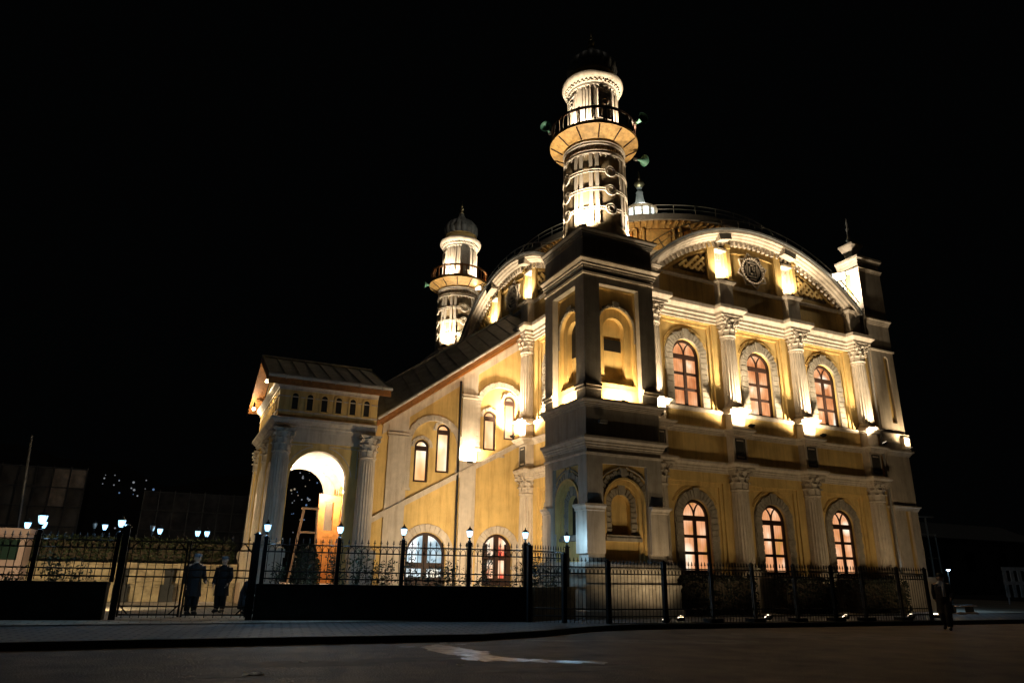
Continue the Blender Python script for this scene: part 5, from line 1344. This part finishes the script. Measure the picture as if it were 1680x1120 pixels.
# in-ground spots along the street fence
for i, (x, y) in enumerate(((14.8, 19.55), (15.9, 20.2), (19.64, 20.1), (23.2, 19.85), (26.6, 19.7), (28.2, 19.8))):
    lb = ['ground spotlight behind the fence, the one of the pair closer to the tower corner', 'ground spotlight behind the fence, the one of the pair farther along the fence', 'ground spotlight behind the fence below the middle window', 'ground spotlight behind the fence below the last window', 'ground spotlight behind the fence below the pylon', 'ground spotlight just left of the walking man'][i]
    t = floodlight((x, y, .20), ((0, 0, 0, 0, .3, .85)[i], .55, 1), (115, 80, 115, 120, 150, 190)[i], lb, 'ground spotlights along the street fence', color=(1, .74, .43), ang=125, size=.9)
    m = MB(); m.lathe((0, 0, -.07), [(.001, -.05), (.07, -.035), (.11, 0), (.11, .03)], 14); WP[t.name] = Vector((0, 0, 0)); m.build('lens', LAMPW, t, smooth=60)
# yard floods for the stair wing
GY = 'yard floodlights'
floodlight((6.6, 23.6, .75), (.95, .75, .47), 2300, 'yard floodlight behind the fence wall before the porch', GY, color=(1, .74, .46), ang=62, blend=.75, size=1.6)
floodlight((11.6, 23.9, .75), (.02, .9, .55), 1500, 'yard floodlight behind the fence wall near the tower', GY, color=(1, .76, .46), ang=95, blend=.7, size=1.6)
floodlight((-2.2, 27.5, .5), (-.05, 1, -.01), 1600, 'low yard floodlight behind the left wall facing the retaining wall', GY, color=(1, .76, .42), ang=140, blend=.7)
# porch lamps
t = thing('wall_lamp', (7.1, 32.6, 4.95), 'bright bare wall lamp inside the porch beside the open door', 'lamp')
m = MB(); m.ball((7.1, 32.6, 4.95), .11, 8); m.build('bulb', LAMPW, t); m = MB(); m.lathe((7.1, 32.6, 5.05), [(.05, 0), (.06, .06), (.02, .12)], 10); m.build('holder', IRON, t)
point(t, (-.12, 0, 0), 640, (1, .84, .62), .12)
point(t, (-1.6, 2.4, 1.2), 360, (1, .84, .62), .2)
for x, y, z, lb in ((3.02, 31.2, 9.3, 'bare bulb under the porch gable, nearer the street'), (3.0, 35.6, 8.95, 'bare bulb under the porch gable, farther back')):
    t = thing('eave_bulb', (x, y, z), lb, 'lamp', 'bulbs under the porch gable'); m = MB(); m.ball((x, y, z), .085, 8); m.build('bulb', LAMPW, t); m = MB(); m.lathe((x, y, z+.05), [(.04, 0), (.045, .08), (.02, .3)], 8); m.build('holder', IRON, t)
    point(t, (-.15, 0, -.12), 90, (1, .8, .5), .08)
# lantern light on the dome top, drum lights on the roof
for q in range(4):
    a = -2.1+q*pi/2; point(lan, (1.0*cos(a), 1.0*sin(a), 23.75), 45, (.85, 1, .95), .08, 'lantern_glow')
    point(lan, (1.7*cos(a), 1.7*sin(a), 22.25), 40, (1, .82, .55), .08, 'lantern_glow')
for x, y, lb in ((17.2, 25.6, 'roof floodlight behind the near pediment lighting the wooden drum'), (17.0, 27.6, 'roof floodlight beside the side pediment lighting the wooden drum')):
    floodlight((x, y, 16.3), (24.4-x, 32.8-y, 4.2), 480, lb, 'roof floodlights', color=(1, .80, .52), ang=130, size=.5)

# ================================================================== people
SKIN = mat('skin', (.42, .26, .17), .6, var=.1); HAIR = mat('dark_hair', (.02, .016, .013), .7, var=.2)
def person(loc, rz, label, body_c, pants_c, top_c, headgear=None, stride=0., arms=(-.1, .1), crouch=False, H=1.73):
    t = thing('person', (0, 0, 0), label, 'person')
    s = H/1.73
    nodes = {}; edges = []
    def nd(n, p, r, par=None): nodes[n] = (Vector(p)*s, r*s); edges.append((par, n)) if par else None
    hp = .50 if crouch else .92
    nd('pel', (0, 0, hp), .14); nd('abd', (0, .0, hp+.16), .135, 'pel'); nd('che', (0, .0 if not crouch else -.10, hp+.38), .155, 'abd'); nd('neck', (0, -.01 if not crouch else -.16, hp+.56), .062, 'che')
    ny = -.02 if not crouch else -.20
    nd('hd1', (0, ny-.01, hp+.64), .082, 'neck'); nd('hd2', (0, ny-.015, hp+.715), .098, 'hd1'); nd('hd3', (0, ny, hp+.785), .072, 'hd2'); nd('nose', (0, ny-.115, hp+.70), .018, 'hd2')
    nd('ear1', (.10, ny+.01, hp+.71), .018, 'hd2'); nd('ear2', (-.10, ny+.01, hp+.71), .018, 'hd2')
    for k, sg in (('l', 1), ('r', -1)):
        nd('sh'+k, (sg*.20, .0 if not crouch else -.1, hp+.47), .068, 'che')
        a = arms[0] if sg > 0 else arms[1]
        if crouch: el, wr = (sg*.26, -.22, hp+.24), (sg*.14, -.42, hp+.16)
        else: el, wr = (sg*.27, .03-a*.25, hp+.18), (sg*.25, -.06-a*.9, hp-.05+abs(a)*.35)
        nd('el'+k, el, .046, 'sh'+k); nd('wr'+k, wr, .032, 'el'+k); d = (Vector(wr)-Vector(el)).normalized(); b = Vector(wr)+d*.07
        nd('pa'+k, b, .036, 'wr'+k)
        for q, (off, ln) in enumerate(((-.03, .085), (-.011, .10), (.009, .095), (.028, .075))):
            f1 = b+d*.045+Vector((0, off, 0)); nd('f%d'%q+k, f1, .0105, 'pa'+k); nd('g%d'%q+k, f1+d*ln*.7+Vector((-sg*.018, -.012, 0)), .008, 'f%d'%q+k)
        nd('th'+k, b+d*.02+Vector((-sg*.02, -.045, 0)), .011, 'pa'+k)
        st = stride*sg
        nd('hi'+k, (sg*.095, 0, hp-.06), .105, 'pel')
        if crouch: kn, an = (sg*.17, -.36, .46), (sg*.15, -.10, .09)
        else: kn, an = (sg*.10, -.10*max(st, 0)*3-.02-st*.22, .49), (sg*.10, -st*.42+(.10 if st < 0 else 0), .085+(.06 if st < 0 else 0))
        nd('kn'+k, kn, .066, 'hi'+k); nd('an'+k, an, .042, 'kn'+k); nd('ft'+k, (an[0]*1.1, an[1]-.15, .04 if st >= 0 else .05), .038, 'an'+k); nd('he'+k, (an[0], an[1]+.05, an[2]-.045), .036, 'an'+k)
    names = list(nodes); me = bpy.data.meshes.new('body'); me.from_pydata([nodes[n][0] for n in names], [(names.index(a), names.index(b)) for a, b in edges], [])
    ob = bpy.data.objects.new('body', me); COL.objects.link(ob); ob.parent = t; WP[ob.name] = Vector((0, 0, 0))
    sk = ob.modifiers.new('skin', 'SKIN'); sv = me.skin_vertices[0].data
    for i, n in enumerate(names): sv[i].radius = (nodes[n][1],)*2; sv[i].use_root = (n == 'pel')
    ob.modifiers.new('sub', 'SUBSURF').levels = 1; ob.modifiers['sub'].render_levels = 1; me.materials.append(SKIN)
    for q in range(1): me.materials.append(SKIN)
    # clothes follow the body: long tunic, trousers, sleeves
    def loft(m, secs, n=18):
        P = []
        for (x, y, z, rx, ry) in secs: P += [(s*(x+rx*cos(2*pi*i/n)), s*(y+ry*sin(2*pi*i/n)*(1+.0)), s*z) for i in range(n)]
        F = []
        for j in range(len(secs)-1): F += [(j*n+i, j*n+(i+1) % n, (j+1)*n+(i+1) % n, (j+1)*n+i) for i in range(n)]
        m.add(P, F)
    V = lambda n: nodes[n][0]/s
    m = MB(); c = V('che'); p = V('pel'); nk = V('neck')
    hem = .16 if crouch else .52
    loft(m, [(0, (p.y-.12) if crouch else .0, hem, .30 if crouch else .255, .30 if crouch else .19), (0, (p.y-.08) if crouch else 0, hem+.2, .28 if crouch else .235, .26 if crouch else .17), (p.x, p.y, p.z+.02, .215, .165), (0, V('abd').y, V('abd').z, .205, .16), (0, c.y, c.z, .225, .172), (0, c.y*.6+nk.y*.4, c.z+.09, .225, .145), (0, nk.y, nk.z-.03, .10, .09), (0, nk.y, nk.z+.01, .075, .075)], 24)
    for k in 'lr':
        for a, b, ra, rb in (('sh', 'el', .088, .068), ('el', 'wr', .070, .062)):
            A_, B_ = V(a+k), V(b+k); m.tube([A_*s, (A_.lerp(B_, .5))*s, B_*s], [ra*s, (ra+rb)/2*s, rb*s], 12)
    m.build('tunic', mat('cloth_'+str(len(bpy.data.materials)), body_c, .85, var=.3, scale=6, bump=.4, bscale=12), t, smooth=60)
    m = MB()
    for k in 'lr':
        A_, B_, C_ = V('hi'+k), V('kn'+k), V('an'+k); m.tube([A_*s, B_*s, (B_.lerp(C_, .6))*s, (C_+Vector((0, 0, .02)))*s], [.125*s, .105*s, .095*s, .07*s], 14)
    m.build('trousers', mat('cloth_'+str(len(bpy.data.materials)), pants_c, .85, var=.3, scale=6), t, smooth=60)
    m = MB()
    for k in 'lr':
        C_ = V('an'+k); F_ = V('ft'+k); m.tube([(C_.x*s, (C_.y+.07)*s, max(.045, C_.z-.03)*s), (C_.x*s, (C_.y-.03)*s, max(.05, C_.z-.025)*s), (F_.x*s, (F_.y-.03)*s, .045*s), (F_.x*s, (F_.y-.08)*s, .04*s)], [.045*s, .055*s, .05*s, .03*s], 10)
    m.build('shoes', HAIR, t, smooth=60)
    h2 = V('hd2'); m = MB()
    if headgear == 'cap': m.lathe((h2.x*s, (h2.y+.01)*s, h2.z*s), [(.112*s, .03), (.116*s, .09*s), (.10*s, .125*s), (.0, .13*s)], 18); m.build('cap', mat('pale_cap', top_c, .8, var=.2), t, smooth=50)
    else: m.lathe((h2.x*s, (h2.y+.02)*s, h2.z*s), [(.095*s, -.02*s), (.116*s, .02*s), (.112*s, .08*s), (.07*s, .125*s), (.0, .135*s)], 18); m.build('hair', HAIR, t, smooth=60)
    if headgear == 'scarf':
        m = MB(); loft(m, [(0, nk.y+.0, nk.z-.14, .19, .16), (0, nk.y, nk.z-.06, .15, .13), (0, nk.y-.01, nk.z+.02, .11, .105)], 20)
        m.tube([Vector((.08, nk.y-.13, nk.z-.05))*s, Vector((.07, c.y-.18, c.z-.05))*s, Vector((.06, c.y-.18, c.z-.28))*s], [.05*s, .055*s, .05*s], 8)
        m.build('scarf', mat('pale_scarf', top_c, .85, var=.3, scale=8, bump=.5, bscale=20), t, smooth=60)
    t.location = loc; t.rotation_euler = (0, 0, rz); return t
person((1.05, 25.3, .18), radians(15), 'person in dark clothes and pale head cloth standing left of centre behind the gate', (.004, .004, .005), (.004, .004, .005), (.14, .15, .17), 'cap', arms=(.25, -.05), H=1.78)
person((1.98, 26.5, .18), radians(-30), 'person in long dark coat with pale cap standing right of centre behind the gate', (.003, .003, .004), (.003, .003, .004), (.10, .11, .12), 'cap', arms=(.1, .05), H=1.74)
person((2.62, 25.4, .18), radians(60), 'person in dark coat crouching behind the right end of the gate', (.01, .01, .012), (.01, .01, .011), (.3, .3, .3), None, crouch=True)
person((23.8, 16.35, 0), radians(-62), 'person in dark coat with pale scarf walking along the street at right', (.045, .042, .04), (.035, .033, .032), (.42, .40, .38), 'scarf', stride=.55, arms=(.25, -.2), H=1.76)

# ================================================================== street and right-hand margin
def blob(cx, cy, rx, ry, n, seed, z, wob=.25, rot=0):
    rnd = random.Random(seed); ph = [rnd.uniform(0, 6.28) for _ in range(4)]; P = []
    for i in range(n):
        a = 2*pi*i/n; r = 1+wob*(sin(2*a+ph[0])*.5+sin(3*a+ph[1])*.4+sin(5*a+ph[2])*.3+sin(9*a+ph[3])*.15)
        x, y = rx*r*cos(a), ry*r*sin(a); P.append((cx+x*cos(rot)-y*sin(rot), cy+x*sin(rot)+y*cos(rot), z))
    return P
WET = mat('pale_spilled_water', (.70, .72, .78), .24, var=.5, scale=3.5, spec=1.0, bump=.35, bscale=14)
SPILL = [(5.32, 15.62), (5.79, 16.03), (6.1, 15.4), (6.18, 14.62), (6.4, 14.37), (6.11, 13.78), (6.2, 13.22), (6.81, 12.73), (7.7, 12.02), (7.48, 11.77), (6.8, 12.16), (6.36, 12.44), (5.96, 12.85), (5.62, 12.86), (5.28, 13.16), (5.39, 13.52), (5.69, 13.59), (5.41, 13.94), (5.26, 14.54)]
rnd = random.Random(4); P = []
for i, p in enumerate(SPILL):
    q = SPILL[(i+1) % len(SPILL)]
    for k in range(6):
        t = k/6; P.append((p[0]+(q[0]-p[0])*t+rnd.gauss(0, .035), p[1]+(q[1]-p[1])*t+rnd.gauss(0, .06), .004))
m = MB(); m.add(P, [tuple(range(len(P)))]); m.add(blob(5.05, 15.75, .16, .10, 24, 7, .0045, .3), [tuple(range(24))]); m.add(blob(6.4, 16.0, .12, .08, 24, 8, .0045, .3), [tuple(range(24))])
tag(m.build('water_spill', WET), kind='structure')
DUST = mat('dusty_patch', (.21, .185, .155), .95, var=.5, scale=1.5)
m = MB()
for k, a in enumerate(((3.2, 13.4, 1.6, .5, 40, 4), (6.5, 11.4, 2.2, .22, 40, 6), (1.5, 12.1, .9, .1, 30, 9), (17, 15.5, 3.2, 1.1, 40, 12), (11.5, 15.3, 2.5, .6, 40, 14))):
    m.add(blob(*a, .0012+.0004*k, .4, -.1*k), [tuple(range(a[4]))])
tag(m.build('dust_patches', DUST), kind='structure')
PAPER = mat('crumpled_paper', (.75, .70, .62), .8, var=.15)
def scrap(x, y, s, seed, label, z=.004):
    rnd = random.Random(seed); m = MB(); k = 5
    P = [(x+s*(i/k-.5)+rnd.gauss(0, .1*s), y+s*.8*(j/k-.5)+rnd.gauss(0, .1*s), z+abs(rnd.gauss(0, .05*s))) for i in range(k+1) for j in range(k+1)]
    F = [(i*(k+1)+j, i*(k+1)+j+1, (i+1)*(k+1)+j+1, (i+1)*(k+1)+j) for i in range(k) for j in range(k)]
    m.add(P, F); return tag(m.build('litter', PAPER, origin=(x, y, 0)), label, 'litter', 'scraps of litter on the road')
scrap(1.54, 12.3, .30, 1, 'largest crumpled paper scrap on the road at the lower left'); scrap(2.5, 13.6, .14, 2, 'small paper scrap on the road beyond the largest one'); scrap(4.95, 12.4, .14, 3, 'small paper scrap on the road below the water spill'); scrap(6.1, 16.35, .16, 4, 'small paper scrap lying against the kerb above the spill'); scrap(1.95, 11.4, .07, 5, 'tiny paper scrap nearest the bottom edge of the photo')
t = thing('metal_frame', (43, 30, 0), 'tall thin steel frame with a crossbar right of the mosque', 'frame')
m = MB()
m.tube([(43.2, 30, 0), (43.2, 30, 5.4)], .06, 6); m.tube([(44.0, 30, 0), (43.9, 30, 4.3)], .05, 6); m.build('post', GUT, t)
m = MB(); m.tube([(42.1, 30, 5.36), (44.0, 30, 5.40)], .06, 6); m.tube([(42.2, 30, 4.3), (43.95, 30, 4.32)], .05, 6); m.tube([(42.9, 30, 2.9), (44.0, 30, 2.9)], .03, 6); m.build('crossbar', GUT, t)
BARR = mat('white_painted_metal', (.75, .76, .82), .6, var=.3, scale=3)
t = thing('barrier', (51.5, 30, 0), 'white slatted barrier at the right edge of the photo', 'barrier'); m = MB()
FB = Fr(50.0, 30.0, (.98, -.17), (.17, -.98))
for i in range(6): m.box(FB, .05+i*.62, .30+i*.62, -.04, .04, .62, 2.35)
m.build('slats', BARR, t); m = MB(); m.box(FB, -.1, 4, .04, .08, 1.40, 1.62); m.box(FB, -.1, 4, .04, .08, 2.28, 2.5); m.build('rails', BARR, t)
m = MB()
for u in (.2, 3.5): m.box(FB, u-.05, u+.05, -.05, .0, 0, .7)
m.build('feet', BARR, t)
t = thing('bench', (33.6, 22.2, 0), 'low bench with lit edges shown as pale strips beside the walking man', 'bench'); m = MB()
for z in (.47, .18): m.box(WORLD, 32.8, 34.25, 21.95, 22.05, z-.02, z+.025)  # the bench's lit edges, built as pale strips
m.build('rails', mat('lit_edge_strip', (.55, .42, .38), .5, var=.2), t); m = MB(); m.box(WORLD, 32.8, 34.3, 22.06, 22.5, .44, .52)
for x in (32.9, 34.15): m.box(WORLD, x-.04, x+.04, 22.1, 22.45, 0, .44)
m.build('seat', WALLD, t)
t = thing('house', (100, 66, 0), 'dim low house in the dark beyond the right end of the fence', 'house'); m = MB(); m.box(WORLD, 88, 112, 62, 72, 0, 7.0); m.build('wall', mat('dim_wall', (.25, .24, .24), .9, var=.5, scale=.3), t)
m = MB(); m.add([(87, 61, 6.9), (113, 61, 6.9), (113, 67, 9.4), (87, 67, 9.4), (113, 73, 6.9), (87, 73, 6.9)], [(0, 1, 2, 3), (3, 2, 4, 5), (0, 3, 5), (1, 4, 2)]); m.build('roof', ROOF, t)
for x in (92, 97, 104):
    m = MB(); m.ring(Fr(0, 62, (1, 0), (0, -1)), rect(x, 1.4, 3.0, 5.2), rect(x, 1.8, 2.8, 5.4), -.02, .06, closed=True); wf = m.build('window', WALLD, t); m = MB(); m.box(WORLD, x-.7, x+.7, 61.98, 62.0, 3.0, 5.2); m.build('pane', DKWIN, wf)
t = thing('lamp_post', (35.6, 26, 0), 'small cold blue lamp glowing in the dark right of the walking man', 'lamp'); m = MB(); m.tube([(35.6, 24, 0), (35.6, 24, 2.0)], .03, 6); m.build('pole', IRON, t); m = MB(); m.box(WORLD, 35.5, 35.72, 23.95, 24.02, 2.02, 2.09); m.build('lens', CITY[1], t); point(t, (0, -2.3, 2.1), 60, COOL, .08)
